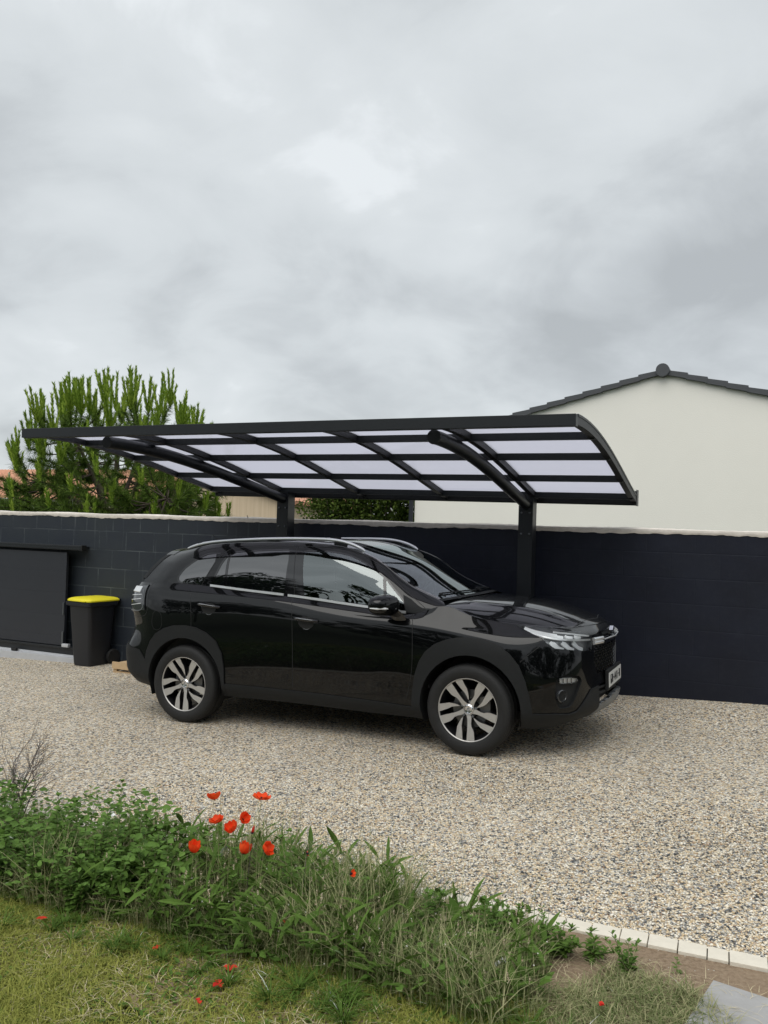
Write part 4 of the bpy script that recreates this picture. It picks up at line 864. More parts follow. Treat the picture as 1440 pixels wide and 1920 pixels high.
for sd_ in (-1, 1):
    hl = SAp(sets['head'], 'headlight', MT['lens'], side=sd_, off=.001)
    SAp(sets['head'], 'housing', MT['lamph'], hl, side=sd_, off=-.045, lip=-.046)
    fl = lambda v_: Vector((v_.x, sd_*v_.y, v_.z))
    for s_ in (4.752, 4.852, 4.952):
        for k_ in range(3): ribbon(SA, [(s_+.018*k_, 5.16-.03*k_), (s_+.022+.016*k_, 4.90), (s_+.055+.013*k_, 4.66), (s_+.10+.01*k_, 4.50+.02*k_)], .032, .004, 'reflector', MT['lampg'], hl, side=sd_, off=-.010-.010*k_, smax=SMX)
    ribbon(SA, [(4.60, 6.30), (4.70, 5.9), (4.80, 5.60), (4.95, 5.42), (5.06, 5.34), (5.17, 5.25)], .016, .006, 'light_strip', MT['lampg'], hl, side=sd_, off=-.012, smax=SMX)
    ribbon(SA, [(4.55, 6.80), (4.62, 6.55), (4.72, 6.3), (4.82, 6.05)], .040, .004, 'indicator', MT['lampg'], hl, side=sd_, off=-.014, smax=SMX)
    ribbon(SA, [(4.80, 6.55), (4.95, 6.35), (5.06, 6.05), (5.16, 5.75)], .012, .004, 'upper_strip', MT['lampg'], hl, side=sd_, off=-.010, smax=SMX)
    for s_ in (4.80, 4.89, 4.98): ribbon(SA, [(s_, 6.2-(s_-4.8)*1.2), (s_+.02, 5.98-(s_-4.8)*1.2), (s_+.07, 5.82-(s_-4.8)*1.2)], .026, .004, 'upper_reflector', MT['lampg'], hl, side=sd_, off=-.014, smax=SMX)
    tl = SAp(sets['tail'], 'tail_light', MT['lampd'], side=sd_, off=.010, lip=.012)
    ribbon(SA, [(.66, 6.20), (.84, 6.25), (1.0, 6.15)], .060, .003, 'clear_lens', MT['lampg'], tl, side=sd_, off=.011, smax=SMX)
    for tt in (5.75, 5.45, 5.15): ribbon(SA, [(.68, tt), (.85, tt), (1.03, tt)], .006, .002, 'light_bar', MT['lampg'], tl, side=sd_, off=.011, smax=SMX)
    ribbon(SA, [(.66, 4.9), (.85, 4.87), (1.045, 4.83), (1.05, 5.5), (1.045, 6.2)], .008, .002, 'light_guide', MT['silver'], tl, side=sd_, off=.011, smax=SMX)
    fg = SAp(sets['drl'], 'daytime_lamp', MT['lens'], side=sd_, off=-.002)
    SAp(sets['drl'], 'reflector', MT['lampg'], fg, side=sd_, off=-.02, lip=-.018)
    for s_ in (4.845, 4.88, 4.915): ribbon(SA, [(s_, 2.70), (s_, 2.95)], .004, .001, 'divider', MT['lampd'], fg, side=sd_, off=-.014, smax=SMX)
    p, n_ = pt_n(SA, 4.835, 2.02, -.012); ax_ = Vector((1, .55, 0)).normalized(); a_ = ax_.cross(Vector((0, 0, 1))).normalized(); c2 = a_.cross(ax_); mb = MB()
    for rad, dep in ((.047, -.02), (.046, 0), (.040, .004), (.036, -.004), (.034, -.02), (.018, -.026), (.001, -.02)):
        for k_ in range(20): g_ = 2*math.pi*k_/20; mb.v.append(tuple(fl(p+ax_*dep+a_*math.cos(g_)*rad+c2*math.sin(g_)*rad)))
    mb.f += [(i*20+k_, i*20+(k_+1) % 20, (i+1)*20+(k_+1) % 20, (i+1)*20+k_) for i in range(6) for k_ in range(20)]; mb.m += [0]*120
    mb.build('fog_lamp', MT['lampd'], car, smooth=True)
# door handles
for par, s_a, s_b, ta, tb in ((dr, 1.684, 1.904, 5.157, 5.007), (df, 2.639, 2.857, 4.818, 4.785)):
    pts, w_ = [], []
    for i in range(13):
        f_ = i/12; p, n_ = pt_n(SA, s_a+(s_b-s_a)*f_, ta+(tb-ta)*f_, .004+.030*min(1, 4*f_*(1-f_)*1.6)); pts.append((p.x, -p.y, p.z)); w_.append(.010+.004*min(1, 4*f_*(1-f_)*1.5))
    mb = MB(); mb.tube(pts, w_, 10); hd = mb.build('handle', MT['gloss'], par, smooth=True)
    mb = MB(); mb.tube([(x_, y_-w2*.8, z_+w2*.45) for (x_, y_, z_), w2 in list(zip(pts, w_))[2:-2]], .0022, 6); mb.build('handle_highlight', MT['satin'], hd, smooth=True)  # bright strip stands in for the highlight along the black-painted handle
    cs, ct = (s_a+s_b)/2, (ta+tb)/2; n_f = []
    for i in range(24): g_ = 2*math.pi*i/24; n_f.append([(cs, ct-.12), (cs+.075*math.cos(g_), ct-.12+.30*math.sin(g_)), (cs+.075*math.cos(g_+math.pi/12), ct-.12+.30*math.sin(g_+math.pi/12))])
    SAp(n_f, 'handle_recess', MT['black'], par, off=.0012)
    seam(SA, [(cs-.085, ct), (cs-.06, ct-.22), (cs-.03, ct-.38), (cs, ct-.44), (cs+.03, ct-.39), (cs+.06, ct-.24), (cs+.085, ct)], par, wd=.005, mt='silver', nm_='recess_edge', h=.0008)
# mirrors
for sd_ in (-1, 1):
    pf = df if sd_ < 0 else car
    bmt = bmesh.new(); bmesh.ops.create_icosphere(bmt, subdivisions=4, radius=1)
    for q_ in bmt.verts:
        x_, y_, z_ = q_.co; e_ = 2.6; nrm = (abs(x_)**e_+abs(y_)**e_+abs(z_)**e_)**(-1/e_); x_, y_, z_ = x_*nrm, y_*nrm, z_*nrm
        tp_ = 1-.20*max(0, -y_*-sd_) if False else 1
        outw = (y_*sd_+1)/2        # 1 = outer end
        q_.co = Vector((1.985+x_*.098*(1.05-.22*outw)-.045*outw, sd_*(.985+.125*(y_*sd_)), 1.085+z_*.084*(1.08-.26*outw)+(.008*outw)))
    for f in bmt.faces: f.smooth = True
    me = bpy.data.meshes.new('wing_mirror'); bmt.to_mesh(me); bmt.free(); me.materials.append(MT['paint']); wm = bpy.data.objects.new('wing_mirror', me); COL.objects.link(wm); wm.parent = car
    mb = MB(); mb.tube([(2.058-.006*i, sd_*(.94+.0185*i), 1.066+.0008*i) for i in range(8)]+[(1.965, sd_*1.102, 1.072), (1.91, sd_*1.112, 1.074)], [.003]+[.0085]*7+[.0085, .003], 8); mb.build('indicator', MT['lampg'], wm, smooth=True)
    mb = MB(); vs_ = []
    for f_, y_, zc_, hx, hz_ in ((0, .865, .975, .055, .010), (.3, .875, .995, .060, .016), (.6, .905, 1.025, .052, .022), (1, .94, 1.05, .042, .022)):
        for k_ in range(12): g_ = 2*math.pi*k_/12; vs_.append((2.045+hx*math.cos(g_)-.02*f_, sd_*(y_+hz_*.6*math.sin(g_)), zc_+hz_*math.sin(g_)))
    mb.add(vs_, [(i*12+k_, i*12+(k_+1) % 12, (i+1)*12+(k_+1) % 12, (i+1)*12+k_) for i in range(3) for k_ in range(12)]+[tuple(range(12))]); mb.build('mirror_stalk', MT['gloss'], wm, smooth=True)
# wipers
for (ya, yb, xa) in ((-.58, -.02, 2.385), (.05, .55, 2.40)):
    pts = []
    for i in range(10):
        f_ = i/9; y_ = ya+(yb-ya)*f_; sx_ = .085-.03*f_; P_ = SC(np.full(60, sx_), np.linspace(4.6, 7, 60)); j = int(np.argmin(abs(P_[:, 1]-abs(y_)))); pts.append((P_[j, 0], y_, P_[j, 2]+.010))
    mb = MB(); mb.tube(pts, .006, 6); mb.tube([pts[0], (pts[0][0]+.06, pts[0][1]-.02, pts[0][2]-.018)], .008, 6); mb.build('wiper', MT['clad'], car, smooth=True)
# wheels
tyre_prof = [(-.092, .226), (-.100, .234), (-.1065, .250), (-.1115, .272), (-.1105, .292), (-.106, .308), (-.098, .320), (-.084, .3285), (-.066, .332), (-.040, .3335), (-.038, .327), (-.031, .327), (-.029, .334), (.029, .334), (.031, .327), (.038, .327), (.040, .3335), (.066, .332), (.084, .3285), (.098, .320), (.1105, .292), (.1065, .250), (.092, .226)]
def pol(r, a): a = R(a); return (r*math.cos(a), r*math.sin(a))
WIDE = [(.036, 8), (.065, 3), (.10, -5.5), (.125, -6), (.148, -2.5), (.17, -2), (.226, -4.5), (.226, -20), (.19, -20.5), (.15, -20.5), (.11, -21), (.075, -24), (.040, -46)]
NARR = [(.068, -55), (.10, -46.5), (.13, -41), (.165, -34), (.226, -28.5), (.226, -43), (.19, -46), (.155, -51.5), (.12, -54.5), (.09, -56.5)]
def make_wheel():
    root = bpy.data.objects.new('wheel', None); COL.objects.link(root); root.empty_display_size = .1
    mb = MB(); mb.lathe(tyre_prof, 96); ty = mb.build('tyre', MT['rubber'], root, smooth=50)
    mb = MB()
    for i in range(96):      # tread blocks on the shoulders
        for y0, y1 in ((-.097, -.044), (.044, .097)):
            a = 2*math.pi*i/96; da = .022; r0_, r1_ = .322, .3345
            vs_ = [(r*math.cos(g_), y, r*math.sin(g_)) for y, rr in ((y0, (.314, .3225)), (y1, (.328, .3345))) if y0 < 0 or True for g_ in (a, a+da) for r in rr]
            if y0 > 0: vs_ = [(x_, -y_, z_) for x_, y_, z_ in [(r*math.cos(g_), y, r*math.sin(g_)) for y, rr in ((-y1, (.314, .3225)), (-y0, (.328, .3345))) for g_ in (a, a+da) for r in rr]]
            mb.add(vs_, [(0, 1, 3, 2), (4, 6, 7, 5), (0, 4, 5, 1), (2, 3, 7, 6), (1, 5, 7, 3), (0, 2, 6, 4)])
    mb.build('tread', MT['rubber'], ty)
    mb = MB(); mb.lathe([(-.099, .2335), (-.1015, .2315), (-.1005, .2275), (-.094, .2245)], 96); mb.build('rim_lip', MT['rimf'], root, smooth=60)
    mb = MB(); mb.lathe([(-.094, .2245), (-.080, .218), (-.03, .205), (.05, .205), (.09, .224)], 72); mb.lathe([(-.056, .001), (-.058, .05), (-.060, .062), (-.045, .072), (.02, .08)], 48); rm = mb.build('rim', MT['rimd'], root, smooth=60)
    mb = MB()
    def blade(poly, rot):
        pp = [pol(r, a+rot) for r, a in poly]
        def dp(x_, z_): r = math.hypot(x_, z_); return -.074-.022*min(1, max(0, (r-.05)/.17))**.8
        n_ = len(pp); f_ = [(x_, dp(x_, z_), z_) for x_, z_ in pp]; bk = [(x_*.985, -.035 if math.hypot(x_, z_) > .1 else -.05, z_*.985) for x_, z_ in pp]
        c_ = len(mb.v); mb.v += f_+bk; mb.f += [tuple(range(c_, c_+n_))]; mb.m += [0]
        mb.f += [(c_+i, c_+(i+1) % n_, c_+n_+(i+1) % n_, c_+n_+i) for i in range(n_)]; mb.m += [1]*n_
    for k_ in range(5): blade(WIDE, -72*k_); blade(NARR, -72*k_)
    sp = mb.build('spokes', [MT['rimf'], MT['rimd']], root, fix=False)
    mb = MB(); mb.lathe([(-.060, .044), (-.0765, .042), (-.0780, .040), (-.0765, .0385)], 40); mb.build('hub', MT['rimf'], root, smooth=40)
    mb = MB(); mb.lathe([(-.074, .0385), (-.079, .030), (-.081, .0285), (-.0800, .026), (-.0815, .0)], 32); cp = mb.build('centre_cap', MT['chrome'], root, smooth=30)
    mb = MB(); mk2 = [(-.017, .007), (0, .021), (.018, .008), (.006, .008), (-.001, .012), (-.006, .008), (.017, -.007), (0, -.021), (-.018, -.008), (-.006, -.008), (.001, -.012), (.006, -.008)]
    mb.prism([(x_*.8, z_*.8) for x_, z_ in mk2], -.0835, -.079, 'y'); mb.build('emblem', MT['silver'], cp)
    for k_ in range(5):
        x_, z_ = pol(.057, 92-9-72*k_); mb = MB(); mb.lathe([(-.05, .010), (-.069, .0098), (-.072, .007), (-.072, 0)], 6, c=(x_, 0, z_)); mb.build('wheel_nut', MT['silver'], root)
    mb = MB(); mb.lathe([(-.028, .07), (-.030, .14), (-.012, .14), (-.010, .07)], 48); mb.build('brake_disc', MT['disc'], root, smooth=30)
    mb = MB(); mb.box(.07, .16, -.045, .02, -.03, .10, b=.01); mb.build('caliper', MT['disc'], root, smooth=True)
    return root
w0_ = make_wheel()
def copy_tree(o, parent):
    c = o.copy(); COL.objects.link(c); c.parent = parent
    for ch in list(o.children): copy_tree(ch, c)
    return c
def place(wh, x_, y_, spin, steer=0, flip=False):
    wh.parent = car; wh.matrix_local = Matrix.Translation((x_, y_, .334)) @ Matrix.Rotation(R(steer)+(math.pi if flip else 0), 4, 'Z') @ Matrix.Rotation(R(spin), 4, 'Y')
ws_ = [w0_]+[copy_tree(w0_, car) for _ in range(3)]
place(ws_[0], 0.003, -.776, 0); place(ws_[1], 2.60, -.776, 0, -1.5); place(ws_[2], 0, .776, 0, 0, True); place(ws_[3], 2.60, .776, 30, 0, True)
# wheel wells, floor, cabin
mb = MB()
for cx_ in (.012, 2.608):
    for sd_ in (-1, 1):
        mb = MB(); n_ = 20; vs_ = []
        for y_ in (.50, .862):
            for i in range(n_+1): a_ = R(-20+220*i/n_); vs_.append((cx_+.388*math.cos(a_), sd_*y_, .35+.388*math.sin(a_)))
        vs_.append((cx_, sd_*.50, .35)); mb.add(vs_, [(i, i+1, n_+2+i, n_+1+i) for i in range(n_)]+[(i, i+1, 2*n_+2) for i in range(n_)]); mb.build('wheel_well', MT['black'], car)
mb = MB(); mb.box(-.62, 3.25, -.60, .60, .24, .30); mb.box(.42, 2.2, -.79, .79, .26, .31); mb.box(-.25, .25, -.49, .49, .19, .25); mb.box(2.35, 2.85, -.49, .49, .19, .25); mb.build('underbody', MT['black'], car)
cb = MB(); cb.box(-.55, 2.25, -.76, .76, .45, .80); cb.box(1.95, 2.35, -.70, .70, .80, 1.04, b=.05); cb.box(-.5, .05, -.66, .66, .80, 1.12); cb.build('dashboard', MT['cabin'], car)
for y_ in (-.36, .36):
    mb = MB(); mb.box(1.05, 1.55, y_-.24, y_+.24, .78, .92, b=.05); mb.box(.95, 1.10, y_-.24, y_+.24, .88, 1.36, b=.05); mb.box(.93, 1.03, y_-.13, y_+.13, 1.33, 1.47, b=.035); mb.build('seat', MT['cabin'], car, smooth=True)
mb = MB(); mb.tube([(1.78+.03*math.sin(a_), .36+.18*math.cos(a_), 1.03+.18*math.sin(a_)) for a_ in [2*math.pi*i/24 for i in range(25)]], .015, 8, cap=False); mb.build('steering_wheel', MT['cabin'], car, smooth=True)
mb = MB(); mb.tube([(-.05, -.25, 1.55), (-.16, -.25, 1.63)], [.005, .002], 6); mb.build('aerial', MT['clad'], car, smooth=True)

# ------------------------------------------------------------------ vegetation helpers
class VB:     # numpy mesh collector: triangles and quads of thin leaves
    def __init__(s): s.v = []; s.f = []; s.n = 0; s.mi = []
    def add(s, V, F, mi=0): V = np.asarray(V, float).reshape(-1, 3); s.v.append(V); s.f.append(np.asarray(F, int)+s.n); s.n += len(V); s.mi += [mi]*len(F)
    def build(s, name, mats, parent=None, mw=None, **k):
        me = bpy.data.meshes.new(name); V = np.vstack(s.v) if s.v else np.zeros((0, 3)); fs = [tuple(r) for a in s.f for r in a.tolist()]
        me.from_pydata(V.tolist(), [], fs)
        for m in (mats if isinstance(mats, (list, tuple)) else [mats]): me.materials.append(m)
        if len(me.materials) > 1: me.polygons.foreach_set('material_index', s.mi)
        o = bpy.data.objects.new(name, me); COL.objects.link(o)
        if parent is not None: o.parent = parent
        if mw is not None: o.matrix_world = mw
        me.update(); return tag(o, **k)
def unit(a): return a/(np.linalg.norm(a, axis=-1, keepdims=True)+1e-12)
def needles(vb, P, D, L_, wd, mi=0):
    n = len(P); D = unit(D); side = unit(np.cross(D, rng.normal(size=(n, 3)))); L_ = np.broadcast_to(L_, (n,))[:, None]
    V = np.stack([P-side*wd/2, P+side*wd/2, P+D*L_], 1); vb.add(V, np.arange(n*3).reshape(-1, 3), mi)
def blades(vb, P, az, h, wd, bend, mi=0, seg=3):      # curved grass blades
    n = len(P); d = np.stack([np.cos(az), np.sin(az), np.zeros(n)], -1); sd_ = np.stack([-np.sin(az), np.cos(az), np.zeros(n)], -1); rows = []
    for i in range(seg+1):
        f = i/seg; c = P+d*(h*bend*f**1.8)[:, None]+np.array([0, 0, 1.0])*(h*(f-.35*bend*f*f))[:, None]; w_ = (wd*(1-f**1.6*.97))[:, None]
        rows += [c-sd_*w_/2, c+sd_*w_/2]
    V = np.stack(rows, 1); m = 2*(seg+1); F = []
    base = np.arange(n)*m
    for i in range(seg): F.append(np.stack([base+2*i, base+2*i+1, base+2*i+3, base+2*i+2], -1))
    F = np.stack(F, 1).reshape(-1, 4); vb.add(V, F, mi)
def leaves(vb, P, D, U_, L_, wd, mi=0, fold=.25, droop=.15):    # ovate leaves, 6 faces each; P base, D direction, U_ up
    n = len(P); D = unit(D); S_ = unit(np.cross(D, U_)); N_ = unit(np.cross(S_, D)); L_ = np.broadcast_to(L_, (n,))[:, None]; wd = np.broadcast_to(wd, (n,))[:, None]
    fr = [(0, 0), (.25, .75), (.55, 1.0), (.82, .6), (1, 0)]; cen = [P+D*L_*f-N_*L_*droop*f*f for f, w_ in fr]
    lf = [cen[i]-S_*wd/2*fr[i][1]+N_*wd*fold*fr[i][1]*.5 for i in (1, 2, 3)]; rg = [cen[i]+S_*wd/2*fr[i][1]+N_*wd*fold*fr[i][1]*.5 for i in (1, 2, 3)]
    V = np.stack(cen+lf+rg, 1); b0 = np.arange(n)*11
    q4 = [(1, 5, 6, 2), (2, 6, 7, 3), (1, 2, 9, 8), (2, 3, 10, 9)]; q3 = [(0, 5, 1), (3, 7, 4), (0, 1, 8), (3, 4, 10)]
    vb.add(V, np.concatenate([np.stack([b0+i for i in q], -1) for q in q4]), mi); vb.add(np.zeros((0, 3)), np.zeros((0, 3), int))
    s = vb; off = s.n-len(V.reshape(-1, 3)); F3 = np.concatenate([np.stack([b0+i for i in q], -1) for q in q3])+off; s.f.append(F3); s.mi += [mi]*len(F3)
def stemtube(vb, pts, r0_, r1_, mi=0, n=4):
    pts = np.asarray(pts, float); m = len(pts); T_ = unit(np.gradient(pts, axis=0)); A_ = unit(np.cross(T_, [.3, .9, .1])); B_ = np.cross(T_, A_); rr = np.linspace(r0_, r1_, m)[:, None]
    V = np.stack([pts+A_*rr*math.cos(2*math.pi*k/n)+B_*rr*math.sin(2*math.pi*k/n) for k in range(n)], 1); F = [(i*n+k, i*n+(k+1) % n, (i+1)*n+(k+1) % n, (i+1)*n+k) for i in range(m-1) for k in range(n)]
    vb.add(V, F, mi)
def inpoly(X, Y, poly):
    c = np.zeros(len(X), bool); j = len(poly)-1
    for i in range(len(poly)):
        xi, yi = poly[i]; xj, yj = poly[j]; k = ((yi > Y) != (yj > Y)) & (X < (xj-xi)*(Y-yi)/(yj-yi+1e-12)+xi); c ^= k; j = i
    return c
def GZ(X, Y): return np.array([gz(a, b) for a, b in zip(X, Y)])-.010
def scatter(poly, n):
    xs = [p[0] for p in poly]; ys = [p[1] for p in poly]; X = rng.uniform(min(xs), max(xs), n); Y = rng.uniform(min(ys), max(ys), n); k = inpoly(X, Y, poly); return X[k], Y[k]
# near the kerb, in world x,y
def kerb_xy(u, d=.14): p = W(u, KE(u)-d); return (p.x, p.y)
WEED = [kerb_xy(-4.6), kerb_xy(-4), kerb_xy(-3), kerb_xy(-2), kerb_xy(-1.02), (.70, 3.52), (.72, 3.34), (.58, 2.95), (.40, 2.80), (.01, 3.10), (-.51, 3.32), (-1.0, 3.59), (-1.66, 3.83), (-2.5, 4.15), (-2.75, 4.7)]
LAWN = [(.62, 2.5), (.60, 3.0), (.1, 3.2), (-.5, 3.46), (-1.0, 3.72), (-1.8, 4.1), (-2.2, 4.3), (-2.2, 3.2), (-1.4, 2.5)]
UPV = np.array([0, 0, 1.0])
WEED2 = [kerb_xy(-7.5), kerb_xy(-4.5), (-2.72, 4.75), (-2.48, 4.15), (-5.8, 5.6)]; LAWN2 = [(-2.2, 4.3), (-2.2, 2.9), (-1.4, 2.5), (.3, 1.9), (-5.2, 2.6), (-6.2, 5.4), (-2.6, 4.3)]; SLEEVE = [(.3, 1.9), (-1.4, 2.5), (.62, 2.5), (1.5, 2.4), (1.3, 1.6)]
def more(poly, n, X, Y): a, b = scatter(poly, n); return np.concatenate([X, a]), np.concatenate([Y, b])
def patchy(X, Y): return .5+.25*np.sin(X*4.1+Y*2.3)+.25*np.sin(X*7.7-Y*5.1+1.3)
# lawn of short yellowish grass, one mass
vb = VB(); X, Y = scatter(LAWN, 150000); X, Y = more(LAWN2, 90000, X, Y); X, Y = more(SLEEVE, 26000, X, Y); pz_ = patchy(X, Y); keep = rng.uniform(0, 1, len(X)) < .5+.5*pz_; X, Y = X[keep], Y[keep]; pz_ = pz_[keep]; n = len(X)
P_ = np.stack([X, Y, GZ(X, Y)], -1); blades(vb, P_, rng.uniform(0, 6.28, n), rng.uniform(.014, .046, n)*(.6+.8*pz_), rng.uniform(.0026, .0062, n), rng.uniform(.3, 1.7, n), 0, 2)
vb.build('lawn_grass', MT['lawn'], kind='stuff', label='short dry yellow green lawn at the lower left', cat='grass')
vb = VB(); X, Y = scatter(LAWN, 26000); k = rng.uniform(0, 1, len(X)) < np.clip(.6-1.0*patchy(X*1.9, Y*1.7), .10, .35); X, Y = X[k], Y[k]; n = len(X); P_ = np.stack([X, Y, GZ(X, Y)+.004], -1); blades(vb, P_, rng.uniform(0, 6.28, n), rng.uniform(.02, .06, n), rng.uniform(.0015, .003, n), rng.uniform(1.5, 2.6, n), 0, 2)
vb.build('grass_clippings', MT['straw'], kind='stuff', label='straw coloured clippings lying through the lawn', cat='clippings')
vb = VB(); X, Y = scatter(LAWN, 7000); n = len(X); P_ = np.stack([X, Y, GZ(X, Y)+.008], -1); a = rng.uniform(0, 6.28, n); leaves(vb, P_, np.stack([np.cos(a), np.sin(a), rng.uniform(.1, .7, n)], -1), UPV+rng.normal(0, .2, (n, 3)), rng.uniform(.014, .036, n), rng.uniform(.008, .016, n))
vb.build('lawn_clover', MT['leafm'], kind='stuff', label='small clover leaves scattered in the lawn', cat='clover')
# long grass and weeds of the strip along the kerb
vb = VB(); X, Y = scatter(WEED, 52000); X, Y = more(WEED2, 26000, X, Y); u_ = X*AU.x+Y*AU.y; n = len(X); P_ = np.stack([X, Y, GZ(X, Y)], -1)
edge = np.clip((X-.05)/.6, 0, 1); hgt = rng.uniform(.06, .32, n)*(1.0-.5*edge)*(.45+1.0*patchy(X, Y))*np.where(X < -1.55, .6, 1); blades(vb, P_, rng.uniform(0, 6.28, n), hgt, rng.uniform(.0025, .0062, n), rng.uniform(.2, 1.1, n), 0, 3)
vb.build('long_grass', MT['grass'], kind='stuff', label='tangled long grass of the weedy strip beside the kerb', cat='grass')
vb = VB(); X, Y = scatter(WEED, 12500); k = (X > -1.3) & ((X < .15) | (rng.uniform(0, 1, len(X)) < .45)); X, Y = X[k], Y[k]; n = len(X); P_ = np.stack([X, Y, GZ(X, Y)+rng.uniform(0, .17, n)*np.where(X < .1, 1, .5)], -1); a = rng.uniform(0, 6.28, n)
leaves(vb, P_, np.stack([np.cos(a), np.sin(a), rng.uniform(.3, 1.8, n)], -1), UPV+rng.normal(0, .3, (n, 3)), rng.uniform(.06, .16, n), rng.uniform(.012, .028, n), fold=.3, droop=.35)
vb.build('plantain_leaves', MT['leafm'], kind='stuff', label='narrow plantain leaves crowding the weedy strip', cat='ground cover')
vb = VB(); X, Y = scatter(WEED, 24000); X, Y = more(WEED2, 26000, X, Y); k = rng.uniform(0, 1, len(X)) < np.clip(.75-.5*(X+1.0), .12, 1); X, Y = X[k], Y[k]; n = len(X); P_ = np.stack([X, Y, GZ(X, Y)+rng.uniform(0, .19, n)*np.where(X < -.8, 1.35, .6)*(.5+patchy(X*1.7, Y))], -1); a = rng.uniform(0, 6.28, n)
leaves(vb, P_, np.stack([np.cos(a), np.sin(a), rng.uniform(-.1, .6, n)], -1), UPV+rng.normal(0, .35, (n, 3)), rng.uniform(.024, .052, n), rng.uniform(.017, .036, n))
vb.build('low_leaves', MT['leafd'], kind='stuff', label='small rounded weed leaves low in the strip', cat='ground cover')
# thin stalks with plantain heads, a countless crowd
vb = VB(); X, Y = scatter(WEED, 1600); k = X > -1.2; X, Y = X[k], Y[k]
for x_, y_ in zip(X, Y):
    z_ = gz(x_, y_)-.02; h_ = random.uniform(.12, .27)*(1 if x_ < .2 else .75); lx, ly = random.gauss(0, .035), random.gauss(0, .035)
    pts = [(x_+lx*f*f, y_+ly*f*f, z_+h_*f) for f in (0, .35, .7, 1)]; stemtube(vb, pts, .0012, .0008, 0, 3)
    t0_ = np.array(pts[-1]); m = 16; q = rng.uniform(0, 1, m); needles(vb, t0_+np.outer(q, [0, 0, .022]), rng.normal(size=(m, 3))*[1, 1, .4]+[0, 0, .6], .006, .0045, 1)
vb.build('seed_stalks', [MT['leafm'], MT['seed']], kind='stuff', label='thin stalks with brown plantain seed heads in the middle of the strip', cat='seed heads')
vb = VB(); X, Y = scatter(WEED, 300)
for x_, y_ in zip(X, Y):       # fine sparse hay stems reaching up against the gravel
    z_ = gz(x_, y_)-.02; h_ = random.uniform(.22, .46); lx, ly = random.gauss(0, .05), random.gauss(0, .05)
    stemtube(vb, [(x_+lx*f*f, y_+ly*f*f, z_+h_*f) for f in (0, .35, .7, 1)], .0011, .0005, 0, 3); m = 10; q = rng.uniform(.72, 1, m); needles(vb, np.stack([x_+lx*q*q, y_+ly*q*q, z_+h_*q], -1), np.array([lx, ly, h_])*1.0+rng.normal(0, .1, (m, 3)), .012, .002, 1)
vb.build('hay_stems', [MT['leafm'], MT['straw']], kind='stuff', label='fine hay stems standing above the weedy strip', cat='grass')
vb = VB(); X, Y = scatter(WEED, 600)
for x_, y_ in zip(X, Y):
    z_ = gz(x_, y_)+random.uniform(.05, .17); m = 9; needles(vb, np.tile([[x_, y_, z_]], (m, 1)), rng.normal(size=(m, 3)), .0045, .004, 0)
vb.build('white_florets', MT['white'], kind='stuff', label='tiny white clover florets dotted through the weeds', cat='florets')
# loose tufts on the bare soil
vb = VB()
for (cx_, cy_, rad, nn, hh) in ((.95, 3.12, .13, 900, .10), (1.02, 3.02, .16, 1300, .08), (.86, 3.0, .16, 1300, .07), (.70, 2.95, .16, 1600, .10), (1.10, 2.90, .14, 1000, .09), (.80, 2.80, .2, 1500, .07), (1.0, 2.8, .15, 900, .07), (1.13, 3.05, .04, 260, .10)):
    nn = int(nn*.42); a = rng.uniform(0, 6.28, nn); r_ = rad*np.sqrt(rng.uniform(0, 1, nn)); X, Y = cx_+r_*np.cos(a), cy_+r_*np.sin(a); blades(vb, np.stack([X, Y, GZ(X, Y)], -1), rng.uniform(0, 6.28, nn), rng.uniform(.3, 1, nn)*hh, rng.uniform(.002, .0048, nn), rng.uniform(.5, 1.8, nn), 0, 3)
vb.build('soil_tufts', MT['grass'], kind='stuff', label='loose green tufts on the bare soil beside the paving slab', cat='grass')
vb = VB(); poly = [(.62, 2.6), (.72, 3.5), (1.5, 3.05), (1.3, 2.6)]; X, Y = scatter(poly, 800); n = len(X); blades(vb, np.stack([X, Y, GZ(X, Y)+.004], -1), rng.uniform(0, 6.28, n), rng.uniform(.015, .06, n), rng.uniform(.0012, .0026, n), rng.uniform(1.8, 2.8, n), 0, 2)
vb.build('soil_straw', MT['straw'], kind='stuff', label='bits of straw lying on the bare soil', cat='straw')
mb = MB(); X, Y = scatter(poly, 650)
for x_, y_ in zip(X, Y):
    r_ = random.choice([.002, .0025, .003, .004, .006]); c_ = len(mb.v); z_ = gz(x_, y_)-.018; o6 = [(1, 0, 0), (-1, 0, 0), (0, 1, 0), (0, -1, 0), (0, 0, .7), (0, 0, -.7)]
    mb.add([(x_+a*r_*random.uniform(.7, 1.3), y_+b2*r_*random.uniform(.7, 1.3), z_+c2*r_) for a, b2, c2 in o6], [(0, 2, 4), (2, 1, 4), (1, 3, 4), (3, 0, 4), (2, 0, 5), (1, 2, 5), (3, 1, 5), (0, 3, 5)])
mb.build('soil_pebbles', MT['kerb'], kind='stuff', label='pale pebbles strewn on the bare soil', cat='pebbles')

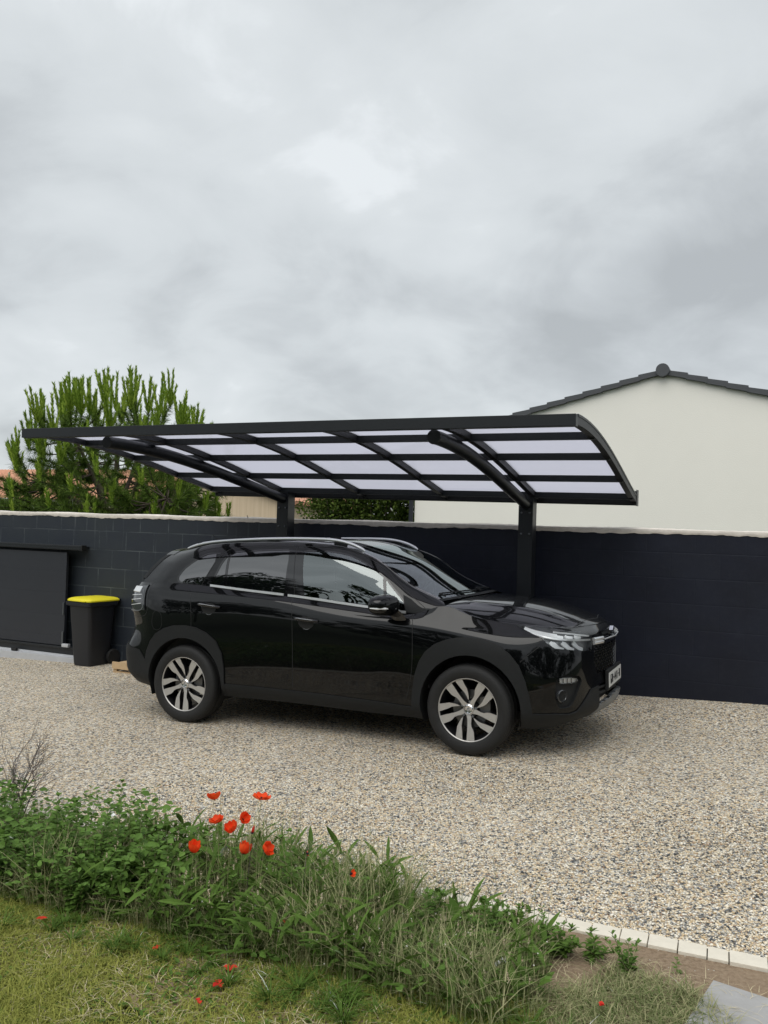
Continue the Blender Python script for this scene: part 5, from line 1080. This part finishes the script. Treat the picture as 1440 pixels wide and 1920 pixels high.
vb = VB()
for i in range(150):      # coarse tufts that break up the edge between weeds and lawn
    X, Y = scatter([(.72, 2.75), (.1, 3.22), (-.5, 3.5), (-1.0, 3.76), (-2.1, 4.25), (-2.1, 3.8), (-1.0, 3.35), (-.4, 3.05), (.3, 2.7)], 4)
    if not len(X): continue
    nn = random.randint(25, 60); cx_, cy_ = X[0], Y[0]; az = rng.uniform(0, 6.28, nn); r_ = .018*rng.uniform(0, 1, nn); hh = random.uniform(.05, .13)
    PX_, PY_ = cx_+r_*np.cos(az), cy_+r_*np.sin(az); blades(vb, np.stack([PX_, PY_, GZ(PX_, PY_)], -1), az+rng.normal(0, .4, nn), rng.uniform(.5, 1, nn)*hh, rng.uniform(.003, .007, nn), rng.uniform(.5, 1.6, nn), 0, 3)
vb.build('edge_tufts', MT['leafm'], kind='stuff', label='coarse leafy tufts where the weedy strip runs out into the lawn', cat='grass')
# ---- single weeds
def leafy(x_, y_, h_, label, nodes=9, L_=.034, wd=.022, mt='leafd', lean=(0, 0), name='leafy_weed', branch=0, up_=.25, group=None):
    z_ = gz(x_, y_)-.02; root = empty(name, Matrix.Translation((x_, y_, z_)), label=label, cat='weed', group=group)
    vs1, vl = VB(), VB(); stems = [((0, 0, 0), lean, h_)]
    for b_ in range(branch): a = random.uniform(0, 6.28); stems.append(((0, 0, .02), (lean[0]+.09*math.cos(a), lean[1]+.09*math.sin(a)), h_*random.uniform(.55, .85)))
    for (sx_, sy_, sz_), (lx, ly), hh in stems:
        f = np.linspace(0, 1, 6); pts = np.stack([sx_+lx*f**1.5, sy_+ly*f**1.5, sz_+hh*f], -1); stemtube(vs1, pts, .0022, .0010)
        for i in range(nodes):
            q = .12+.88*i/(nodes-1); c_ = np.array([sx_+lx*q**1.5, sy_+ly*q**1.5, sz_+hh*q]); a = i*math.pi/2+random.uniform(-.4, .4); sc_ = (1.15-.65*q)
            aa = np.array([a, a+math.pi, a+.9, a+.9+math.pi]) if i % 1 == 0 else None; n4 = 4
            D = np.stack([np.cos(aa), np.sin(aa), np.full(n4, up_+.5*q)], -1)+rng.normal(0, .12, (n4, 3)); leaves(vl, np.tile(c_, (n4, 1))+D*.004, D, np.tile(UPV, (n4, 1))+rng.normal(0, .15, (n4, 3)), L_*sc_*rng.uniform(.8, 1.15, n4), wd*sc_*rng.uniform(.8, 1.1, n4), droop=.25)
        top = np.array([sx_+lx, sy_+ly, sz_+hh]); aa = rng.uniform(0, 6.28, 6); leaves(vl, np.tile(top, (6, 1)), np.stack([np.cos(aa), np.sin(aa), np.full(6, 1.3)], -1), np.tile(UPV, (6, 1)), L_*.45, wd*.4)
    vs1.build('stem', MT['grass'], root); vl.build('leaves', MT[mt], root); return root
WL = [(-1.20, 3.94, .47, 'tallest bright leafed weed left of the poppies, its tip against the gravel', 15, .036, .026, 0),
 (-1.33, 4.06, .36, 'leafy weed just left of the tallest one', 12, .034, .024, 2), (-1.08, 3.90, .38, 'leafy weed close on the right of the tallest one', 12, .034, .024, 1),
 (-1.56, 4.17, .345, 'dark leafed weed with a pointed tip over the pale kerb', 12, .036, .026, 2), (-1.86, 4.35, .33, 'dark leafed weed beside the dead twiggy shrub', 12, .036, .026, 1),
 (-1.73, 4.25, .22, 'short leafy weed between the two dark pointed ones', 10, .034, .024, 2), (-2.05, 4.42, .37, 'leafy weed at the left edge of the picture', 12, .04, .028, 1),
 (-1.45, 4.02, .28, 'leafy weed in front of the pale kerb gap', 11, .036, .026, 3), (-1.27, 3.85, .25, 'low leafy weed at the foot of the tallest one', 10, .036, .026, 3), (-1.62, 4.0, .24, 'bushy leafy weed in the middle of the left clump', 10, .038, .028, 3),
 (-1.85, 4.12, .23, 'bushy leafy weed lower left of the dead shrub', 10, .038, .028, 3), (-1.42, 3.83, .20, 'low bushy weed at the front of the left clump', 9, .036, .028, 3), (-1.12, 3.74, .22, 'low weed at the right end of the left clump', 9, .034, .024, 3),
 (-.92, 3.80, .27, 'thin leafy weed behind the lowest left poppy', 10, .028, .018, 1), (-.34, 3.62, .36, 'leafy weed with dark leaves right of the poppies', 11, .034, .020, 1), (-.22, 3.60, .30, 'thin leafy weed standing over the gravel right of the poppies', 10, .03, .018, 1)]
WL += [(-1.98, 4.25, .30, 'broad leafed weed at the left border of the picture, in front', 11, .038, .028, 3), (-1.52, 3.92, .27, 'full leafy weed low in the left clump, below the kerb gap', 11, .038, .028, 4), (-1.30, 3.74, .22, 'spreading leafy weed at the front, under the tallest one', 10, .036, .027, 4), (-1.74, 3.98, .22, 'spreading leafy weed at the front left', 10, .038, .028, 4),
 (-1.0, 3.83, .31, 'slender leafy weed between the left clump and the poppies', 11, .032, .022, 2), (-.62, 3.72, .25, 'slender leafy weed under the middle poppies', 10, .030, .020, 2), (-.05, 3.50, .22, 'short leafy weed left of the feathery one', 9, .032, .018, 3), (.22, 3.46, .20, 'short leafy weed between the feathery one and the dock leaf', 9, .034, .018, 3), (.46, 3.42, .17, 'low leafy weed right of the dock leaf', 8, .034, .018, 4), (-1.42, 4.12, .33, 'leafy weed with its tip just over the kerb, left of the tallest', 12, .034, .024, 2)]
for (x_, y_, h_, lb, nn, L_, wd, br) in WL: leafy(x_, y_, h_*1.13, lb, int(nn*1.35), L_*1.3, wd*1.3, branch=br, lean=(random.gauss(0, .02), random.gauss(0, .02)))
leafy(.085, 3.50, .30, 'bright green feathery weed rising over the gravel in the middle', 17, .055, .011, 'leafm', name='feathery_weed', branch=2, up_=.9)
leafy(.56, 3.50, .13, 'small bushy weed where the green strip meets the kerb', 8, .04, .02, 'leafm', branch=4, up_=.5)
leafy(.70, 3.46, .12, 'small grey green weed leaning over the kerb stones', 7, .03, .016, 'leafd', branch=3, up_=.5)
leafy(.875, 3.33, .085, 'small broad leafed seedling alone on the bare soil', 5, .05, .018, 'leafm', branch=3, up_=.2, name='seedling')
leafy(.97, 3.20, .14, 'dark upright seedling standing beside the soil tufts', 7, .032, .018, 'leafd', branch=3, up_=.5, name='seedling')
leafy(1.16, 3.22, .06, 'tiny seedling near the right kerb stones', 4, .022, .012, 'leafd', name='seedling')
leafy(.74, 3.36, .10, 'broad leafed seedling at the edge of the bare soil', 6, .055, .024, 'leafm', branch=4, up_=.2, name='seedling')
# dock leaf
dk = empty('dock_plant', Matrix.Translation((.36, 3.52, gz(.36, 3.52)-.02)), label='single broad dark dock leaf standing against the pale kerb', cat='weed')
vb = VB(); leaves(vb, np.array([[0, 0, .06], [.02, 0, .03], [-.02, .01, .02]]), np.array([[-.35, .1, 1.0], [.8, -.3, .5], [-.9, -.4, .6]]), np.array([[.2, -1, .3], [0, 0, 1.], [0, 0, 1.]]), np.array([.115, .12, .10]), np.array([.05, .04, .03]), droop=.1); vb.build('leaf', MT['leafd'], dk)
vb = VB(); stemtube(vb, [(0, 0, 0), (0, 0, .07)], .003, .002); vb.build('stem', MT['grass'], dk)
# dead twiggy shrub
ds = empty('dead_shrub', Matrix.Translation((-1.99, 4.72, gz(-1.99, 4.72)-.02)), label='leafless twiggy shrub standing over the gravel at the left edge', cat='shrub')
vb = VB()
def twig(p, d, L_, r_, lev):
    d = d/np.linalg.norm(d); m = 5; pts = [p]
    for i in range(m): d = d+rng.normal(0, .09, 3)+[0, 0, .03]; d /= np.linalg.norm(d); pts.append(pts[-1]+d*L_/m)
    stemtube(vb, pts, max(r_, .0009), max(r_*.5, .0008), 0, 4)
    if lev < 4:
        for i in range(2, m+1):
            for _ in range(2 if lev < 2 else (1 if random.random() < .8 else 2)):
                s_ = rng.normal(size=3); s_ -= d*(s_@d); s_ /= np.linalg.norm(s_); twig(pts[i], d*1.0+s_*random.uniform(.45, .8), L_*random.uniform(.45, .68), r_*.52, lev+1)
twig(np.zeros(3), np.array([.02, 0, 1]), .30, .0062, 1); twig(np.array([.02, 0, .05]), np.array([.28, -.05, .9]), .26, .0042, 2); twig(np.array([0, 0, .1]), np.array([-.25, -.05, .9]), .30, .0042, 2)
vb.build('branches', MT['twig'], ds)
# poppies
def poppy(px_, py_, z_, r_, tilt, az, openn, label, bx2=None, half=False, mt='petal'):
    g_ = gz(px_, py_)-.02; root = empty('poppy', Matrix.Translation((px_, py_, g_)), label=label, cat='poppy', group='red poppies above the weeds')
    h_ = z_-g_; vb = VB(); dx, dy = random.uniform(-.05, .05), random.uniform(-.03, .03); f = np.linspace(0, 1, 8); pts = np.stack([dx*(1-f)**2*0+dx*np.sin(f*3.14)*.5, dy*np.sin(f*3.14)*.5, h_*f], -1); stemtube(vb, pts, .0016, .0011)
    m = 60; q = rng.integers(0, 7, m); needles(vb, pts[q]+rng.uniform(0, 1, (m, 1))*(pts[np.minimum(q+1, 7)]-pts[q]), rng.normal(size=(m, 3)), .004, .0006); vb.build('stem', MT['grass'], root)
    Mx = np.array(Matrix.Rotation(az, 3, 'Z') @ Matrix.Rotation(tilt, 3, 'Y')); vb = VB(); NR, NA_ = 6, 12
    for k in range(4 if not half else 2):
        a0 = k*math.pi/2+(.12 if k % 2 else 0); wv = random.uniform(0, 6); rows = []
        for i in range(NR+1):
            rr = i/NR; row = []
            for j in range(NA_+1):
                b_ = (j/NA_-.5)*2.15; lim = math.sqrt(max(0, 1-(abs(b_)/1.25)**2.4)); ra = r_*rr*(.45+.55*lim)*(1 if k % 2 == 0 else .9)
                cup = openn*r_*(rr**1.7)*1.0; zz_ = cup+.10*r_*rr*math.sin(b_*6+wv+k)+(.003 if k % 2 else 0); sh = 1-.45*openn*rr**2
                row.append((ra*sh*math.cos(a0+b_), ra*sh*math.sin(a0+b_), zz_))
            rows.append(row)
        V = np.array(rows).reshape(-1, 3) @ Mx.T+[0, 0, h_]; c = NA_+1; vb.add(V, [(i*c+j, i*c+j+1, (i+1)*c+j+1, (i+1)*c+j) for i in range(NR) for j in range(NA_)])
    pe = vb.build('petals', MT[mt], root); pe.data.shade_smooth()
    vb = VB(); m = 46; D = unit(rng.normal(size=(m, 3))*[1, 1, .5]+[0, 0, .8]); needles(vb, np.zeros((m, 3))+D*.002, D, .012, .0022); stemtube(vb, [(0, 0, 0), (0, 0, .005), (0, 0, .011)], .0045, .0035, 0, 8); vb.v = [v_ @ Mx.T+[0, 0, h_] for v_ in vb.v]; vb.build('centre', MT['pdark'], root)
PP = [(-.705, 3.715, .333, .036, .35, 2.2, .55, 'double looking poppy at the top left of the group'), (-.486, 3.617, .372, .036, .10, 0, .35, 'highest poppy, a flat open one on the right side of the group'),
 (-.686, 3.707, .236, .034, -.3, .3, .5, 'wide open poppy just below the top left one'), (-.572, 3.655, .268, .032, .9, -.8, .8, 'cupped poppy facing right in the middle of the group'),
 (-.612, 3.675, .213, .036, .5, -2.3, .75, 'rounded poppy at the centre, touching the cupped one above'), (-.800, 3.758, .085, .038, .25, -.6, .9, 'lowest poppy, a bowl shaped one at the left of the group'),
 (-.561, 3.650, .126, .037, .3, .5, .95, 'bowl shaped poppy low in the middle with one raised petal'), (-.466, 3.608, .160, .035, 1.0, -.4, .7, 'tilted poppy low on the right of the group')]
for q in PP: poppy(q[0], q[1], q[2], q[3]*1.28, q[4], q[5], q[6], q[7])
poppy(-.092, 3.44, .140, .024, .9, -.5, .6, 'small faded poppy apart from the others towards the kerb', half=True)
poppy(-.280, 3.524, .183, .014, 1.2, .4, .5, 'tiny last poppy petals on a stem right of the group', half=True)
poppy(-.522, 3.633, .221, .016, .2, .4, 1.9, 'half closed dark red poppy bud behind the centre ones', mt='pfall')
for (x_, y_, h_, lb) in ((-.545, 3.66, .37, 'dark dried seed stalk standing among the poppies'), (-.30, 3.57, .36, 'dried seed stalk leaning right of the highest poppy')):
    root = empty('seed_stalk', Matrix.Translation((x_, y_, gz(x_, y_)-.02)), label=lb, cat='weed'); vb = VB()
    stemtube(vb, [(0, 0, 0), (.005, 0, h_*.5), (.02, .0, h_)], .002, .0012)
    for i in range(9): q = random.uniform(.45, 1); a = random.uniform(0, 6.28); e_ = (.02*q+.03*math.cos(a), .02*math.sin(a), h_*q+.03); stemtube(vb, [(.02*q, 0, h_*q), e_], .0009, .0006, 0, 3); m = 14; needles(vb, np.tile([e_], (m, 1)), rng.normal(size=(m, 3)), .006, .004, 1)
    vb.build('stalk', [MT['twig'], MT['leafd']], root)
# fallen petals
for (x_, y_, s_, lb) in ((-1.41, 3.63, .020, 'orange red petal on the lawn, furthest left'), (-.85, 3.38, .016, 'dark crimson petal in the grass left of the middle'), (-.55, 3.11, .024, 'bright red curled petal lying on the lawn'), (-.60, 3.0, .016, 'small red petal on the lawn nearest the camera'), (-.53, 3.22, .024, 'orange petal at the foot of the weeds, just behind the bright curled one'), (-.34, 3.45, .030, 'orange brown withered petal deep among the plantains'), (.81, 2.93, .018, 'small red petal on the soil tufts at the right')):
    vb = VB(); a = rng.uniform(0, 6.28, 3); leaves(vb, np.zeros((3, 3)), np.stack([np.cos(a), np.sin(a), np.full(3, .25)], -1), np.tile(UPV, (3, 1)), s_*1.2, s_*1.1, fold=.5); hh = .10 if 'deep' in lb else (.03 if x_ < .5 else .05)
    vb.build('fallen_petal', MT['pfall'], mw=Matrix.Translation((x_, y_, gz(x_, y_)+hh-.012)), label=lb, cat='petal', group='fallen poppy petals')

# ------------------------------------------------------------------ pine behind the wall
pu, pvv = -10.35, 11.5; PB = W(pu, pvv, -.3)
pine = empty('pine_tree', Matrix.Translation(PB) @ FRAME, label='young pine with upright candle shoots behind the left of the wall', cat='tree')
tips = []
ce = np.array([.05, 0, 2.17]); ra = np.array([2.22, 1.9, 1.95])
def rj(a): return a*random.uniform(.92, 1.03)
k = 0
while len(tips) < 100:
    k += 1; f = (k+.5)/101; th_ = math.acos(1-f*1.22) ; ph_ = k*2.399963
    d = np.array([math.sin(th_)*math.cos(ph_), math.sin(th_)*math.sin(ph_), math.cos(th_)]); p = ce+d*ra*(np.abs(d)**2.0).sum()**(-1/2.0)*random.uniform(.80, .98); tips.append((p, d, 1))
inner = []
for k in range(250):
    d = unit(rng.normal(size=3)*[1, 1, .75]+[0, 0, .1]); p = ce+d*ra*random.uniform(.45, .85); 
    if p[2] > 1.65: inner.append((p, d, 0))
for k in range(48):      # the low outer skirt
    a = k*2.4; p = np.array([-.2+(1.95 if math.cos(a) > 0 else 2.75)*math.cos(a)*random.uniform(.75, 1.03), 1.7*math.sin(a)*random.uniform(.7, 1), random.uniform(1.75, 2.2)]); inner.append((p, unit(p-np.array([0, 0, 1.6])), 0))
tk = VB(); rj_ = random.uniform
stemtube(tk, [(0, 0, 0), (.01, 0, .8), (0, 0, 1.75), (.02, 0, 2.4), (.05, 0, 3.3)], .12, .03, 0, 10); tr_o = tk
limbs = [((-.02, 0, 1.55), (-.55, -.1, 2.05), (-1.5, -.3, 2.5)), ((-.02, 0, 1.6), (-.5, .3, 2.2), (-1.2, .6, 3.1)), ((.03, 0, 1.6), (.35, -.1, 2.0), (1.0, -.3, 2.9)), ((.03, 0, 1.5), (.55, 0, 1.95), (1.5, .2, 2.4)), ((.02, 0, 1.65), (.15, .1, 2.3), (.3, .4, 3.3)), ((-.05, 0, 1.7), (-.2, -.2, 2.4), (-.5, -.5, 3.3)), ((.05, -.05, 1.75), (.9, -.5, 2.0), (1.7, -.7, 2.2)), ((-.05, 0, 1.5), (-1., .1, 1.85), (-2.0, .2, 2.1))]
lp = []
for a, b_, c_ in limbs:
    pts = crspline([0, 1, 2], np.array([a, b_, c_], float), np.linspace(0, 2, 9)); stemtube(tk, pts, .058, .022, 0, 8); lp += list(pts[2:])
lp = np.array(lp+[(0, 0, 2.2), (.02, 0, 2.6), (.04, 0, 3.0)])
br = VB(); fo = VB(); cn = VB()
for p, d, outer in tips+inner:
    j = np.argmin(np.linalg.norm(lp-p, axis=1)+.5*np.maximum(0, lp[:, 2]-p[2])); a = lp[j]; mid = (a+p)/2+[0, 0, -.12]
    pts = crspline([0, 1, 2], np.array([a, mid, p]), np.linspace(0, 2, 6)); stemtube(br, pts, .016, .007, 0, 5)
    # old needles round the outer part of the branch
    m = 230 if outer else 290; q = rng.uniform(.45, 1.0, m)**.8; ii = np.clip((q*5).astype(int), 0, 4); B = pts[ii]+(q*5-ii)[:, None]*(pts[ii+1]-pts[ii]); ax_ = unit(pts[-1]-pts[-3]); D = unit(rng.normal(size=(m, 3)))+ax_*.75+[0, 0, -.05]
    needles(fo, B, D, rng.uniform(.11, .19, m), .010)
    # this year's candles
    nc = random.choice([3, 4, 5, 5, 6]) if outer else random.choice([0, 0, 1, 2])
    if p[2] < 2.6 and outer: nc = 2
    for c in range(nc):
        g_ = 2*math.pi*c/nc+random.uniform(-.3, .3); sp_ = (0 if c == 0 else random.uniform(.22, .42)); L_ = random.uniform(.44, .72)*(1.0 if outer else .5)*(1.0 if c == 0 else .92)*(.55+.45*sm((p[2]-2.2)/1.4)); d0 = np.array([math.cos(g_)*sp_*1.7, math.sin(g_)*sp_*1.7, 1.0])+d*[.25, .25, 0]
        f = np.linspace(0, 1, 7); dz = unit(d0); pts2 = p+np.outer(f, dz)*L_*.5+np.outer(f**1.6, [dz[0]*.10, dz[1]*.10, 1])*L_*.5; pts2[:, 2] += 0
        stemtube(cn, pts2, .020, .012, 0, 5)
        m = int((120 if outer else 50)*L_/.45); q = rng.uniform(.03, 1, m); ii = np.clip((q*6).astype(int), 0, 5); B = pts2[ii]+(q*6-ii)[:, None]*(pts2[ii+1]-pts2[ii]); ax_ = unit(pts2[ii+1]-pts2[ii]); rd = unit(np.cross(ax_, rng.normal(size=(m, 3))))
        needles(cn, B+rd*.006, ax_+rd*rng.uniform(.35, .62, (m, 1)), rng.uniform(.06, .10, m)*(1-.25*q), .018)
tr_o.build('trunk', MT['bark'], pine); br.build('branches', MT['bark'], pine); fo.build('old_needles', MT['needled'], pine); cn.build('crown_shoots', [MT['needle'], MT['needled']], pine)

# bush between the posts, behind the wall
def cloud(vb, cen, rad, n, sz, mi=0):
    d = unit(rng.normal(size=(n, 3))); r_ = rng.uniform(.55, 1.0, (n, 1))**.6; P_ = np.asarray(cen)+d*r_*np.asarray(rad); a = rng.normal(size=(n, 3)); leaves(vb, P_, a+d*.5, rng.normal(size=(n, 3))+UPV, rng.uniform(.7, 1.3, n)*sz, rng.uniform(.7, 1.2, n)*sz*.6, mi)
hb = W(-7.8, 16.5, -.3); hedge = empty('bush', Matrix.Translation(hb) @ FRAME, label='dark green leafy bush behind the wall between the two carport posts', cat='bush'); vb = VB(); st = VB()
for i in range(46):
    c = (random.uniform(-1.2, 1.42), random.uniform(-.2, .6), random.uniform(1.3, 3.1)); cloud(vb, c, (random.uniform(.35, .6), .5, random.uniform(.35, .6)), 620, .075); stemtube(st, [(c[0]*.6, 0, 0), (c[0]*.8, c[1]*.5, c[2]*.6), c], .03, .01)
st.build('stems', MT['bark'], hedge); vb.build('foliage', MT['hedge'], hedge)
# far-off trees behind the photographer: they show only as the dark tree line in the car's glass and paint
vb = VB(); 
for (x_, y_, h_, r_) in ((-13, -6, 7.2, 3.0), (-8.5, -9, 8.5, 3.2), (-3.5, -10.5, 6.6, 2.8), (1.5, -11, 7.6, 3.0), (6.5, -9.5, 8.6, 3.2), (11, -7, 6.8, 3.0), (15, -3, 7.4, 3.0), (-16, -1, 7.0, 3.0), (-6, -13, 8, 3), (4, -13, 8, 3), (9, -12, 8.5, 3), (-11, -11, 8, 3)):
    stemtube(vb, [(x_, y_, -.4), (x_+.1, y_, h_*.5), (x_, y_, h_*.8)], .18, .06)
    for i in range(9): cloud(vb, (x_+random.uniform(-.55, .55)*r_, y_+random.uniform(-.4, .4)*r_, random.uniform(.12, .86)*h_), (r_*.5, r_*.5, h_*.17), 260, .36)
vb.build('woodland', MT['tree'], kind='stuff', label='dark tree line behind the camera, mirrored in the car', cat='trees')
